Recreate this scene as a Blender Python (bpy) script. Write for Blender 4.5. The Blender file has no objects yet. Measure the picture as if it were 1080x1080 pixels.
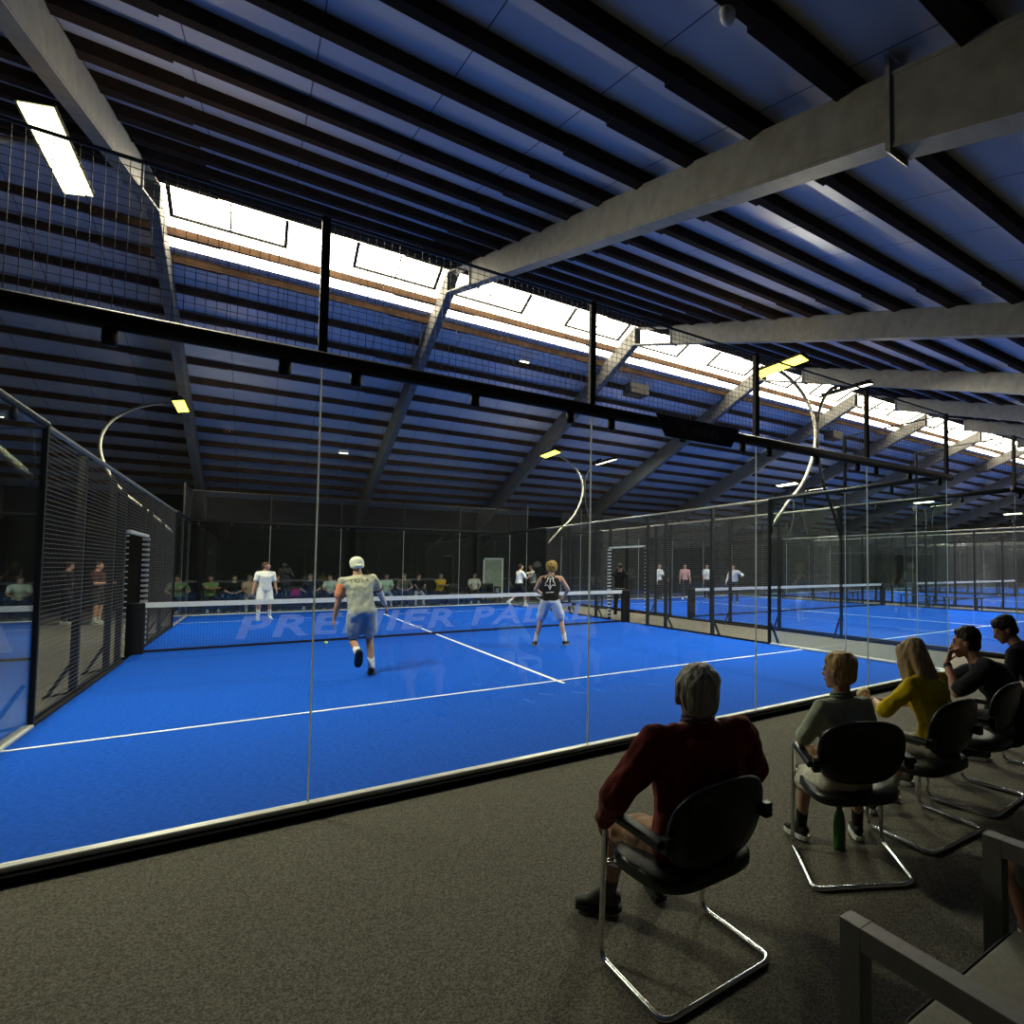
import bpy, bmesh, math, random
from mathutils import Vector, Matrix, noise
from mathutils.bvhtree import BVHTree
PI = math.pi
V = Vector
random.seed(7)
scn = bpy.context.scene
COL = scn.collection
FLOOR_Z = -0.05

# ---------------------------------------------------------------- materials
def new_mat(name):
    m = bpy.data.materials.new(name); m.use_nodes = True
    nt = m.node_tree
    for n in list(nt.nodes): nt.nodes.remove(n)
    out = nt.nodes.new('ShaderNodeOutputMaterial')
    return m, nt, out

def mat(name, col, rough=0.6, metal=0.0, var=0.12, scale=8.0, bump=0.0, bscale=None, spec=0.5, col2=None, detail=3.0, stretch=None, sheen=0.0, sharp=None):
    m, nt, out = new_mat(name)
    b = nt.nodes.new('ShaderNodeBsdfPrincipled')
    b.inputs['Roughness'].default_value = rough
    b.inputs['Metallic'].default_value = metal
    b.inputs['Specular IOR Level'].default_value = spec
    if sheen: b.inputs['Sheen Weight'].default_value = sheen
    tc = nt.nodes.new('ShaderNodeTexCoord')
    src = tc.outputs['Object']
    if stretch:
        mp = nt.nodes.new('ShaderNodeMapping'); mp.inputs['Scale'].default_value = stretch
        nt.links.new(src, mp.inputs['Vector']); src = mp.outputs['Vector']
    nz = nt.nodes.new('ShaderNodeTexNoise'); nz.inputs['Scale'].default_value = scale; nz.inputs['Detail'].default_value = detail
    nt.links.new(src, nz.inputs['Vector'])
    rp = nt.nodes.new('ShaderNodeValToRGB')
    c = V(col)
    lo = col2 if col2 else tuple(max(0, x*(1-var)) for x in c)
    hi = col if col2 else tuple(min(1, x*(1+var)) for x in c)
    rp.color_ramp.elements[0].position = sharp[0] if sharp else 0.3; rp.color_ramp.elements[1].position = sharp[1] if sharp else 0.7
    rp.color_ramp.elements[0].color = (*lo, 1); rp.color_ramp.elements[1].color = (*hi, 1)
    nt.links.new(nz.outputs['Fac'], rp.inputs['Fac'])
    nt.links.new(rp.outputs['Color'], b.inputs['Base Color'])
    if bump:
        n2 = nt.nodes.new('ShaderNodeTexNoise'); n2.inputs['Scale'].default_value = bscale or scale*4; n2.inputs['Detail'].default_value = 2
        nt.links.new(src, n2.inputs['Vector'])
        bp = nt.nodes.new('ShaderNodeBump'); bp.inputs['Strength'].default_value = bump; bp.inputs['Distance'].default_value = 0.01
        nt.links.new(n2.outputs['Fac'], bp.inputs['Height']); nt.links.new(bp.outputs['Normal'], b.inputs['Normal'])
    nt.links.new(b.outputs['BSDF'], out.inputs['Surface'])
    return m

def emit(name, col, strength):
    m, nt, out = new_mat(name)
    e = nt.nodes.new('ShaderNodeEmission'); e.inputs['Color'].default_value = (*col, 1); e.inputs['Strength'].default_value = strength
    nt.links.new(e.outputs[0], out.inputs['Surface'])
    return m

def glass_mat(name, tint=(0.93, 0.97, 0.96), base=0.055):
    m, nt, out = new_mat(name)
    tr = nt.nodes.new('ShaderNodeBsdfTransparent'); tr.inputs['Color'].default_value = (*tint, 1)
    gl = nt.nodes.new('ShaderNodeBsdfGlossy'); gl.inputs['Roughness'].default_value = 0.0; gl.inputs['Color'].default_value = (1, 1, 1, 1)
    ge = nt.nodes.new('ShaderNodeNewGeometry')
    dp = nt.nodes.new('ShaderNodeVectorMath'); dp.operation = 'DOT_PRODUCT'
    nt.links.new(ge.outputs['Normal'], dp.inputs[0]); nt.links.new(ge.outputs['Incoming'], dp.inputs[1])
    ab = nt.nodes.new('ShaderNodeMath'); ab.operation = 'ABSOLUTE'; nt.links.new(dp.outputs['Value'], ab.inputs[0])
    su = nt.nodes.new('ShaderNodeMath'); su.operation = 'SUBTRACT'; su.inputs[0].default_value = 1.0; nt.links.new(ab.outputs[0], su.inputs[1])
    pw = nt.nodes.new('ShaderNodeMath'); pw.operation = 'POWER'; pw.inputs[1].default_value = 5.0; nt.links.new(su.outputs[0], pw.inputs[0])
    ma = nt.nodes.new('ShaderNodeMath'); ma.operation = 'MULTIPLY_ADD'; ma.inputs[1].default_value = 1 - base; ma.inputs[2].default_value = base
    nt.links.new(pw.outputs[0], ma.inputs[0])
    mx = nt.nodes.new('ShaderNodeMixShader')
    nt.links.new(ma.outputs[0], mx.inputs[0]); nt.links.new(tr.outputs[0], mx.inputs[1]); nt.links.new(gl.outputs[0], mx.inputs[2])
    nt.links.new(mx.outputs[0], out.inputs['Surface'])
    return m

def veil_mat(name, col, alpha):
    m, nt, out = new_mat(name)
    tr = nt.nodes.new('ShaderNodeBsdfTransparent')
    df = nt.nodes.new('ShaderNodeBsdfDiffuse'); df.inputs['Color'].default_value = (*col, 1)
    nz = nt.nodes.new('ShaderNodeTexNoise'); nz.inputs['Scale'].default_value = 30
    mt = nt.nodes.new('ShaderNodeMath'); mt.operation = 'MULTIPLY_ADD'; mt.inputs[1].default_value = 0.2; mt.inputs[2].default_value = alpha - 0.1
    nt.links.new(nz.outputs['Fac'], mt.inputs[0])
    mx = nt.nodes.new('ShaderNodeMixShader')
    nt.links.new(mt.outputs[0], mx.inputs[0]); nt.links.new(tr.outputs[0], mx.inputs[1]); nt.links.new(df.outputs[0], mx.inputs[2])
    nt.links.new(mx.outputs[0], out.inputs['Surface'])
    return m

def seal_mat():
    m, nt, out = new_mat('joint_seal')
    df = nt.nodes.new('ShaderNodeBsdfDiffuse'); tl = nt.nodes.new('ShaderNodeBsdfTranslucent')
    nz = nt.nodes.new('ShaderNodeTexNoise'); nz.inputs['Scale'].default_value = 4
    rp = nt.nodes.new('ShaderNodeValToRGB'); rp.color_ramp.elements[0].color = (0.75, 0.78, 0.76, 1); rp.color_ramp.elements[1].color = (0.95, 0.95, 0.93, 1)
    nt.links.new(nz.outputs['Fac'], rp.inputs['Fac'])
    for n in (df, tl): nt.links.new(rp.outputs['Color'], n.inputs['Color'])
    mx = nt.nodes.new('ShaderNodeMixShader'); mx.inputs[0].default_value = 0.55
    nt.links.new(df.outputs[0], mx.inputs[1]); nt.links.new(tl.outputs[0], mx.inputs[2]); nt.links.new(mx.outputs[0], out.inputs['Surface'])
    return m

def roof_mat():
    # insulated roof sheets with a thin joint every metre
    m, nt, out = new_mat('roof_sheet')
    b = nt.nodes.new('ShaderNodeBsdfPrincipled'); b.inputs['Roughness'].default_value = 0.45
    tc = nt.nodes.new('ShaderNodeTexCoord'); sp = nt.nodes.new('ShaderNodeSeparateXYZ'); nt.links.new(tc.outputs['Object'], sp.inputs[0])
    md = nt.nodes.new('ShaderNodeMath'); md.operation = 'PINGPONG'; md.inputs[1].default_value = 0.5; nt.links.new(sp.outputs['X'], md.inputs[0])
    lt = nt.nodes.new('ShaderNodeMath'); lt.operation = 'LESS_THAN'; lt.inputs[1].default_value = 0.006; nt.links.new(md.outputs[0], lt.inputs[0])
    nz = nt.nodes.new('ShaderNodeTexNoise'); nz.inputs['Scale'].default_value = 0.8; nt.links.new(tc.outputs['Object'], nz.inputs['Vector'])
    rp = nt.nodes.new('ShaderNodeValToRGB'); rp.color_ramp.elements[0].color = (0.5, 0.52, 0.55, 1); rp.color_ramp.elements[1].color = (0.58, 0.6, 0.63, 1)
    nt.links.new(nz.outputs['Fac'], rp.inputs['Fac'])
    mx = nt.nodes.new('ShaderNodeMix'); mx.data_type = 'RGBA'; mx.inputs[7].default_value = (0.1, 0.11, 0.16, 1)
    nt.links.new(lt.outputs[0], mx.inputs[0]); nt.links.new(rp.outputs['Color'], mx.inputs[6])
    nt.links.new(mx.outputs[2], b.inputs['Base Color'])
    nt.links.new(b.outputs[0], out.inputs['Surface'])
    return m

M = {}
M['turf'] = mat('blue_turf', (0.013, 0.122, 0.58), 0.9, scale=26, bump=0.5, bscale=90, spec=0.08, detail=8, stretch=(1.0, 2.0, 1), col2=(0.006, 0.078, 0.42), sharp=(0.36, 0.62))
M['line'] = mat('white_line', (0.78, 0.8, 0.82), 0.8, var=0.06, scale=20)
M['carpet'] = mat('grey_carpet', (0.235, 0.218, 0.182), 0.95, scale=130, bump=0.5, bscale=200, spec=0.1, col2=(0.1, 0.092, 0.077), detail=6, sharp=(0.4, 0.62))
M['kerb'] = mat('black_kerb', (0.008, 0.008, 0.009), 0.95, spec=0.05)
M['alu'] = mat('pale_aluminium', (0.74, 0.74, 0.7), 0.4, 0.2, var=0.06)
M['black'] = mat('black_coated_steel', (0.014, 0.0145, 0.0155), 0.6, 0.0, var=0.2, spec=0.3)
M['wire'] = mat('mesh_wire', (0.06, 0.06, 0.058), 0.4, 0.1, var=0.1)
M['wire_side_lit'] = mat('side_mesh_wire_lit', (0.26, 0.25, 0.22), 0.4, 0.2, var=0.1)  # paler than the coated wire: lamplight on the strands is in the colour
M['glass'] = glass_mat('court_glass')
M['glass_edge'] = mat('glass_edge', (0.8, 0.86, 0.82), 0.3, var=0.05)
M['seal'] = seal_mat()
M['netcord'] = mat('net_cord', (0.012, 0.016, 0.035), 0.8)
M['tape'] = mat('white_net_tape', (0.82, 0.82, 0.8), 0.7, var=0.05)
M['letter'] = veil_mat('net_lettering', (0.36, 0.47, 0.95), 0.55)
M['roof'] = roof_mat()
M['purlin_lit'] = mat('brown_purlin_lit', (0.09, 0.055, 0.034), 0.8, var=0.3, scale=3, spec=0.15)  # lighter copy of the brown purlin, warm skylight put into its colour
M['lens_hot'] = emit('lamp_lens_hot', (1.0, 0.93, 0.4), 9.0)  # brighter copy of the same lens, glare at its viewing angle put in
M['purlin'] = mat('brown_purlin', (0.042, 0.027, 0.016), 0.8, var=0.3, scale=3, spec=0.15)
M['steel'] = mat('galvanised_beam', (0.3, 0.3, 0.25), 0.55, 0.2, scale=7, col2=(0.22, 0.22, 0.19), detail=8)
M['steel_shaded'] = mat('shaded_beam', (0.16, 0.16, 0.15), 0.6, 0.1, scale=7, var=0.15)  # darker copy of the beam steel, shade on the far slope painted in
M['wall'] = mat('black_hall_wall', (0.016, 0.017, 0.017), 0.8, var=0.25, scale=1.2)
M['wall_grey'] = mat('dim_grey_wall', (0.05, 0.05, 0.05), 0.8, var=0.2, scale=1.2)
M['sky'] = emit('skylight_glow', (1.0, 0.9, 0.68), 9.0)
M['lens'] = emit('lamp_lens_yellow', (1.0, 0.9, 0.09), 5.0)
M['lens_w'] = emit('lamp_lens_white', (1.0, 0.93, 0.6), 6.0)
M['pole'] = mat('curved_pole', (0.34, 0.32, 0.26), 0.4, 0.3)
M['chrome'] = mat('chrome_tube', (0.75, 0.75, 0.74), 0.12, 1.0, var=0.04)
M['leather'] = mat('black_leather', (0.014, 0.0145, 0.014), 0.33, var=0.3, scale=30, bump=0.15, bscale=120)
M['plastic'] = mat('black_plastic', (0.012, 0.012, 0.012), 0.4)
M['bottle'] = mat('green_bottle', (0.05, 0.2, 0.02), 0.35, var=0.1)
M['bottle_cap'] = mat('dark_bottle_cap', (0.02, 0.04, 0.015), 0.4)
M['arm_frame'] = mat('anthracite_frame', (0.14, 0.143, 0.13), 0.5, var=0.1, scale=40)
M['cushion'] = mat('taupe_cushion', (0.24, 0.235, 0.2), 0.85, var=0.1, scale=60, bump=0.2, bscale=300)
M['piping'] = mat('dark_piping', (0.015, 0.015, 0.015), 0.7)
M['ball'] = mat('tennis_ball_felt', (0.6, 0.75, 0.25), 0.9)
M['white'] = mat('white_plastic', (0.7, 0.7, 0.68), 0.5)
M['door'] = mat('pale_door', (0.33, 0.36, 0.31), 0.6)
M['dim'] = mat('dim_lettering', (0.085, 0.085, 0.075), 0.6)
M['heater'] = mat('heater_grille', (0.04, 0.04, 0.04), 0.6, 0.0)
_mc = {}
def cloth(col, rough=0.9, var=0.12, bump=0.25, scale=25):
    k = (tuple(col), rough)
    if k not in _mc: _mc[k] = mat('cloth_%d' % len(_mc), col, rough, var=var, scale=scale, bump=bump, bscale=80, spec=0.2, sheen=0.1)
    return _mc[k]
def skin(col=(0.52, 0.3, 0.21)):
    k = ('skin', tuple(col))
    if k not in _mc: _mc[k] = mat('skin_%d' % len(_mc), col, 0.55, var=0.08, scale=18, bump=0.05, bscale=200)
    return _mc[k]
def hairm(col):
    k = ('hair', tuple(col))
    if k not in _mc: _mc[k] = mat('hair_%d' % len(_mc), col, 0.6, col2=tuple(x*0.45 for x in col), scale=60, bump=0.6, bscale=110, stretch=(1, 1, 0.18))
    return _mc[k]

# ---------------------------------------------------------------- object helpers
def link(name, me, parent=None, m=None):
    o = bpy.data.objects.new(name, me); COL.objects.link(o)
    if parent: o.parent = parent
    if m and me is not None and not me.materials: me.materials.append(m)
    return o
def obj(name, bm, m, parent=None, smooth=False):
    me = bpy.data.meshes.new(name)
    bmesh.ops.recalc_face_normals(bm, faces=bm.faces)
    bm.to_mesh(me); bm.free()
    if smooth:
        for p in me.polygons: p.use_smooth = True
    if m: me.materials.append(m)
    return link(name, me, parent)
def tag(o, label=None, cat=None, group=None, kind=None):
    if label: o['label'] = label
    if cat: o['category'] = cat
    if group: o['group'] = group
    if kind: o['kind'] = kind
    return o
def thing(name, label, cat, loc=(0, 0, 0), rz=0.0, group=None, kind='thing'):
    o = bpy.data.objects.new(name, None); COL.objects.link(o)
    o.location = loc; o.rotation_euler = (0, 0, rz); o.empty_display_size = 0.1
    return tag(o, label, cat, group, kind)
def dup(root, loc, rz=None, label=None, group=None):
    def rec(o, par):
        c = o.copy(); COL.objects.link(c); c.parent = par
        for ch in list(o.children): rec(ch, c)
        return c
    r = rec(root, None); r.location = loc
    if rz is not None: r.rotation_euler = (0, 0, rz)
    if label: r['label'] = label
    if group: r['group'] = group
    return r
def struct(name, bm, m):
    return tag(obj(name, bm, m), kind='structure')

def B(): return bmesh.new()
def box(bm, lo, hi, mtx=None):
    lo, hi = V(lo), V(hi)
    vs = []
    for z in (lo.z, hi.z):
        for x, y in ((lo.x, lo.y), (hi.x, lo.y), (hi.x, hi.y), (lo.x, hi.y)):
            p = V((x, y, z)); vs.append(bm.verts.new(mtx @ p if mtx else p))
    fs = []
    for f in ((0, 3, 2, 1), (4, 5, 6, 7), (0, 1, 5, 4), (1, 2, 6, 5), (2, 3, 7, 6), (3, 0, 4, 7)):
        fs.append(bm.faces.new([vs[i] for i in f]))
    return fs
def bbox(lo, hi): b = B(); box(b, lo, hi); return b
def bev(bm, w, seg=2):
    bmesh.ops.bevel(bm, geom=list(bm.edges), offset=w, segments=seg, affect='EDGES', profile=0.5, clamp_overlap=True); return bm
def frame_of(d):
    d = d.normalized(); a = V((0, 0, 1)) if abs(d.z) < 0.9 else V((1, 0, 0))
    x = d.cross(a).normalized(); return x, x.cross(d).normalized()
def bar(bm, a, b, r, n=4, r2=None, rot=None):
    a, b = V(a), V(b); x, y = frame_of(b - a); r2 = r if r2 is None else r2
    off = PI/n if rot is None else rot
    A = [bm.verts.new(a + (x*math.cos(t)+y*math.sin(t))*r) for t in [off+2*PI*i/n for i in range(n)]]
    Bv = [bm.verts.new(b + (x*math.cos(t)+y*math.sin(t))*r2) for t in [off+2*PI*i/n for i in range(n)]]
    for i in range(n): bm.faces.new((A[i], A[(i+1) % n], Bv[(i+1) % n], Bv[i]))
    bm.faces.new(A[::-1]); bm.faces.new(Bv)
def tube(bm, pts, r, n=8, closed=False):
    pts = [V(p) for p in pts]; N = len(pts); rings = []
    x = None
    for i, p in enumerate(pts):
        if closed: d = (pts[(i+1) % N] - pts[i-1])
        else: d = pts[min(i+1, N-1)] - pts[max(i-1, 0)]
        d.normalize()
        if x is None: x, y = frame_of(d)
        else:
            x = (x - d*x.dot(d)); x.normalize(); y = x.cross(d).normalized()
        rr = r[i] if isinstance(r, (list, tuple)) else r
        rings.append([bm.verts.new(p + (x*math.cos(2*PI*k/n)+y*math.sin(2*PI*k/n))*rr) for k in range(n)])
    for i in range(N if closed else N-1):
        A, C = rings[i], rings[(i+1) % N]
        for k in range(n): bm.faces.new((A[k], A[(k+1) % n], C[(k+1) % n], C[k]))
    if not closed: bm.faces.new(rings[0][::-1]); bm.faces.new(rings[-1])
def round_path(pts, rad, seg=5):
    pts = [V(p) for p in pts]; out = [pts[0]]
    for i in range(1, len(pts)-1):
        a, b, c = pts[i-1], pts[i], pts[i+1]
        d1, d2 = (a-b), (c-b); l = min(rad, d1.length*0.49, d2.length*0.49)
        p, q = b + d1.normalized()*l, b + d2.normalized()*l
        for k in range(seg+1):
            t = k/seg; out.append(p*(1-t)**2 + b*2*t*(1-t) + q*t*t)
    out.append(pts[-1]); return out
def spline(pts, n=6):
    pts = [V(p) for p in pts]; P = [pts[0]*2-pts[1]] + pts + [pts[-1]*2-pts[-2]]; out = []
    for i in range(1, len(P)-2):
        for k in range(n):
            t = k/n; a, b, c, d = P[i-1], P[i], P[i+1], P[i+2]
            out.append(0.5*((2*b)+(c-a)*t+(2*a-5*b+4*c-d)*t*t+(3*b-a-3*c+d)*t**3))
    out.append(pts[-1]); return out
def lathe(bm, prof, c=(0, 0, 0), n=20):
    c = V(c); rings = []
    for r, z in prof: rings.append([bm.verts.new(c + V((r*math.cos(2*PI*k/n), r*math.sin(2*PI*k/n), z))) for k in range(n)])
    for A, C in zip(rings, rings[1:]):
        for k in range(n): bm.faces.new((A[k], A[(k+1) % n], C[(k+1) % n], C[k]))
    bm.faces.new(rings[0][::-1]); bm.faces.new(rings[-1])
def prism(bm, outline, axis, t0, t1):
    # outline in the two other axes, extruded along axis 0/1/2
    def mk(u, v, t):
        return V((t, u, v)) if axis == 0 else V((u, t, v)) if axis == 1 else V((u, v, t))
    A = [bm.verts.new(mk(u, v, t0)) for u, v in outline]; C = [bm.verts.new(mk(u, v, t1)) for u, v in outline]
    n = len(outline)
    for i in range(n): bm.faces.new((A[i], A[(i+1) % n], C[(i+1) % n], C[i]))
    bm.faces.new(A[::-1]); bm.faces.new(C)
def text_mesh(body, size, shear=0.0, offset=0.0, spacing=1.0):
    cu = bpy.data.curves.new('lettering', 'FONT'); cu.body = body; cu.size = size; cu.shear = shear; cu.offset = offset
    cu.align_x = 'CENTER'; cu.align_y = 'CENTER'; cu.space_character = spacing; cu.resolution_u = 3
    o = bpy.data.objects.new('lettering', cu); COL.objects.link(o)
    bpy.context.view_layer.update()
    me = bpy.data.meshes.new_from_object(o.evaluated_get(bpy.context.evaluated_depsgraph_get()))
    bpy.data.objects.remove(o); bpy.data.curves.remove(cu)
    return me
# ---------------------------------------------------------------- people
_dirs = []
for i in range(7):
    ph = PI*i/6; k = 1 if i in (0, 6) else 10
    for j in range(k): _dirs.append(V((math.sin(ph)*math.cos(2*PI*j/k + i*0.3), math.sin(ph)*math.sin(2*PI*j/k + i*0.3), math.cos(ph))))
I3 = Matrix.Identity(3)
def hull(bm, *es):
    # convex hull of spheres / ellipsoids: each e = (centre, radius or (rx, ry, rz)[, axes])
    pts = []
    for e in es:
        c = V(e[0]); r = e[1]; A = e[2] if len(e) > 2 else I3
        if not isinstance(r, (tuple, list)): r = (r, r, r)
        pts += [c + A @ V((d.x*r[0], d.y*r[1], d.z*r[2])) for d in _dirs]
    t = bmesh.new()
    for p in pts: t.verts.new(p)
    res = bmesh.ops.convex_hull(t, input=list(t.verts))
    junk = list({g for g in res['geom_interior'] + res['geom_unused'] if isinstance(g, bmesh.types.BMVert)})
    if junk: bmesh.ops.delete(t, geom=junk, context='VERTS')
    mp = {v: bm.verts.new(v.co) for v in t.verts}
    for f in t.faces: bm.faces.new([mp[v] for v in f.verts])
    t.free()
def remesh(bm, name, voxel, m, smooth=4, parent=None, disp=None):
    bmesh.ops.recalc_face_normals(bm, faces=bm.faces)
    me = bpy.data.meshes.new('tmp'); bm.to_mesh(me); bm.free()
    o = bpy.data.objects.new('tmp', me); COL.objects.link(o)
    r = o.modifiers.new('r', 'REMESH'); r.mode = 'VOXEL'; r.voxel_size = voxel; r.use_smooth_shade = True
    s = o.modifiers.new('s', 'SMOOTH'); s.factor = 0.5; s.iterations = smooth
    bpy.context.view_layer.update()
    res = bpy.data.meshes.new_from_object(o.evaluated_get(bpy.context.evaluated_depsgraph_get()))
    bpy.data.objects.remove(o); bpy.data.meshes.remove(me)
    if disp:
        ns = [v.normal.copy() for v in res.vertices]
        for v, n in zip(res.vertices, ns): v.co = v.co + n*disp(v.co)
    for p in res.polygons: p.use_smooth = True
    res.name = name; res.materials.clear(); res.materials.append(m)
    return link(name, res, parent)
def folds(amp, sc=9.0, seed=0):
    return lambda c: amp*(noise.noise(c*sc + V((seed, 0, seed))) + 0.5*noise.noise(c*sc*2.3 + V((0, seed, 3))))
def ik(a, b, l1, l2, pole):
    d = b - a; L = min(d.length, (l1+l2)*0.999); d = d.normalized()
    x = (l1*l1 - l2*l2 + L*L)/(2*L); h = math.sqrt(max(0, l1*l1 - x*x))
    p = V(pole); p = p - d*p.dot(d)
    p = p.normalized() if p.length > 1e-5 else V((0, 0, 1))
    return a + d*x + p*h, a + d*L
def axes(r, f, u):
    return Matrix((r, f, u)).transposed()
def rotv(v, ax, a): return Matrix.Rotation(a, 3, ax) @ v

def person(label, loc, yaw, P, group=None, rx=0.0):
    g = P.get
    s = g('s', 1.0); vox = g('vox', 0.014); seed = hash_label(label)
    near = g('near', False)
    lean, side, twist = g('lean', 0), g('side', 0), g('twist', 0)
    pel = V(g('pel', (0, 0, 0.95)))*1.0
    u = V((math.sin(side), math.sin(lean), math.cos(lean)*math.cos(side))).normalized()
    r0 = V((1, 0, 0)); r0 = (r0 - u*r0.dot(u)).normalized(); r0 = rotv(r0, u, twist); f0 = u.cross(r0).normalized()
    A = axes(r0, f0, u)
    hr = (V((1, 0, 0)) - u*u.x).normalized(); HA = axes(hr, u.cross(hr).normalized(), u)
    slump = g('slump', 0.0)
    u2 = (u*math.cos(slump) + f0*math.sin(slump)).normalized(); A2 = axes(r0, u2.cross(r0).normalized(), u2); f2 = u2.cross(r0).normalized()
    waist = pel + u*0.15*s; chest = waist + (u+u2).normalized()*0.21*s; nb = chest + u2*0.17*s
    sw = g('sw', 0.185)*s
    shl = nb - u2*0.07*s - r0*sw - f2*0.005; shr = nb - u2*0.07*s + r0*sw - f2*0.005
    hy, hp, hroll = g('head', (0, 0, 0))
    hu = rotv(rotv(V((0, 0, 1)), V((1, 0, 0)), hp), V((0, 1, 0)), hroll)
    hfw = rotv(rotv(V((0, 1, 0)), V((1, 0, 0)), hp), V((0, 0, 1)), hy)
    hu = rotv(hu, V((0, 0, 1)), hy); hrt = hfw.cross(hu).normalized(); hfw = hu.cross(hrt).normalized()
    HD = axes(hrt, hfw, hu)
    hs = g('hs', 1.0)*s
    hc = nb + u2*g('neck', 0.05)*s + hu*0.11*hs + hfw*0.02*s
    def hp_(x, y, z): return hc + HD @ V((x, y, z))*hs
    def tg(t): return hp_(*t[1]) if t[0] == 'head' else V(t)
    # limbs
    L1, L2 = 0.285*s, 0.255*s; T1, T2 = 0.435*s, 0.42*s
    arms = []
    for sd, sh, tgt, pole in ((-1, shl, g('lh', (-0.27, 0.05, 0.85)), g('lp', (-0.5, -1, -0.3))), (1, shr, g('rh', (0.27, 0.05, 0.85)), g('rp', (0.5, -1, -0.3)))):
        e, w = ik(sh, tg(tgt), L1, L2, pole); arms.append((sd, sh, e, w))
    legs = []
    hipw = 0.09*s
    for sd, tgt, pole, key in ((-1, g('lf', (-0.12, 0, 0.09)), g('lk', (-0.15, 1, 0)), 'lt'), (1, g('rf', (0.12, 0, 0.09)), g('rk', (0.15, 1, 0)), 'rt')):
        hj = pel + hr*sd*hipw - u*0.03*s
        k, a = ik(hj, V(tgt), T1, T2, pole)
        td = V(g(key, (sd*0.15, 1, 0))).normalized()
        legs.append((sd, hj, k, a, td))
    b = B()
    # torso
    hull(b, (pel, (0.155*s, 0.105*s, 0.09*s), HA), (waist, (0.135*s, 0.095*s, 0.06*s), A))
    hull(b, (waist, (0.135*s, 0.095*s, 0.06*s), A), (chest, (0.155*s, 0.11*s, 0.09*s), A2))
    hull(b, (chest, (0.155*s, 0.11*s, 0.09*s), A2), (shl, 0.06*s), (shr, 0.06*s), (nb - u2*0.01, (0.07*s, 0.06*s, 0.03*s), A2))
    hull(b, (nb - u2*0.02, (0.068*s, 0.062*s, 0.03*s), A2), (hc - hu*0.07*hs - hfw*0.02*hs, 0.052*hs))
    # head
    hull(b, (hp_(0, -0.012, 0.03), (0.075*hs, 0.095*hs, 0.085*hs), HD))
    hull(b, (hp_(0, 0.02, 0.01), (0.068*hs, 0.07*hs, 0.06*hs), HD), (hp_(0, 0.062, -0.092), (0.026*hs, 0.022*hs, 0.02*hs), HD), (hp_(0, 0.0, -0.05), (0.06*hs, 0.05*hs, 0.04*hs), HD))
    hull(b, (hp_(0, 0.086, 0.012), 0.008*hs), (hp_(0, 0.112, -0.03), 0.011*hs), (hp_(0, 0.09, -0.033), (0.018*hs, 0.01*hs, 0.008*hs), HD))
    hull(b, (hp_(-0.035, 0.078, 0.03), 0.012*hs), (hp_(0.035, 0.078, 0.03), 0.012*hs))
    hull(b, (hp_(0, 0.085, -0.058), (0.024*hs, 0.01*hs, 0.011*hs), HD))
    for sd in (-1, 1): hull(b, (hp_(sd*0.078, -0.008, 0.0), (0.012*hs, 0.02*hs, 0.032*hs), HD))
    # arms with hands
    fl = g('fing', {})
    for sd, sh, e, w in arms:
        hull(b, (sh, 0.056*s), (sh.lerp(e, 0.4), 0.05*s), (e, 0.039*s))
        hull(b, (e, 0.04*s), (e.lerp(w, 0.3), 0.041*s), (w, 0.027*s))
        hd = fl.get('l' if sd < 0 else 'r', {})
        d = V(hd.get('d', (w - e))).normalized()
        n = V(hd.get('n', (-sd, 0, 0))); n = (n - d*n.dot(d)).normalized()   # palm normal
        t = V(hd.get('t', n.cross(d)*sd)); t = (t - d*t.dot(d) - n*t.dot(n)).normalized()  # thumb side
        HA2 = axes(t, n, d); hz = g('hz', 1.0)*s
        hull(b, (w + d*0.015*hz, (0.024*hz, 0.017*hz, 0.02*hz), HA2), (w + d*0.085*hz, (0.04*hz, 0.013*hz, 0.016*hz), HA2))
        curl = hd.get('curl', 0.45); spread = hd.get('spread', 1.0)
        for q, (off, ln) in enumerate(((0.033, 0.072), (0.0115, 0.08), (-0.0105, 0.075), (-0.031, 0.058))):
            p = w + d*0.09*hz + t*off*hz; dd = (d + t*off*3.0*spread).normalized(); c = curl*(1 + 0.12*q)
            rr = 0.0088*hz
            for sg, fr in enumerate((0.45, 0.31, 0.24)):
                dd = (dd*math.cos(c) + n*math.sin(c)).normalized()
                p2 = p + dd*ln*fr*hz; hull(b, (p, rr), (p2, rr*0.9)); p = p2; rr *= 0.92
                n_ = n; 
        p = w + d*0.03*hz + t*0.026*hz; dd = (d*0.75 + t*0.75 + n*0.25).normalized(); rr = 0.0115*hz
        for fr, cc in ((0.04, 0.0), (0.032, 0.35), (0.026, 0.3)):
            dd = (dd + d*cc*0.6 - t*cc*0.5 + n*cc*0.4).normalized(); p2 = p + dd*fr*hz
            hull(b, (p, rr), (p2, rr*0.88)); p = p2; rr *= 0.88
    # legs
    for sd, hj, k, a, td in legs:
        hull(b, (hj, 0.088*s), (hj.lerp(k, 0.5), 0.072*s), (k, 0.052*s))
        kd = (a - k).normalized(); back = -V((td.x, td.y, 0)); back = (back - kd*back.dot(kd))
        back = back.normalized() if back.length > 1e-4 else V((0, -1, 0))
        hull(b, (k, 0.05*s), (k.lerp(a, 0.3) + back*0.018*s, 0.05*s), (a, 0.034*s))
        up = td.cross(V((0, 0, 1)).cross(td)).normalized() if abs(td.z) < 0.98 else -kd
        hull(b, (a, 0.036*s), (a - up*0.045*s - td*0.03*s, 0.03*s), (a - up*0.05*s + td*0.13*s, 0.026*s))
    body = remesh(b, 'person', vox, skin(g('skin', (0.5, 0.29, 0.2))), smooth=3)
    body.location = loc; body.rotation_euler = (rx, 0, yaw)
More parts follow.
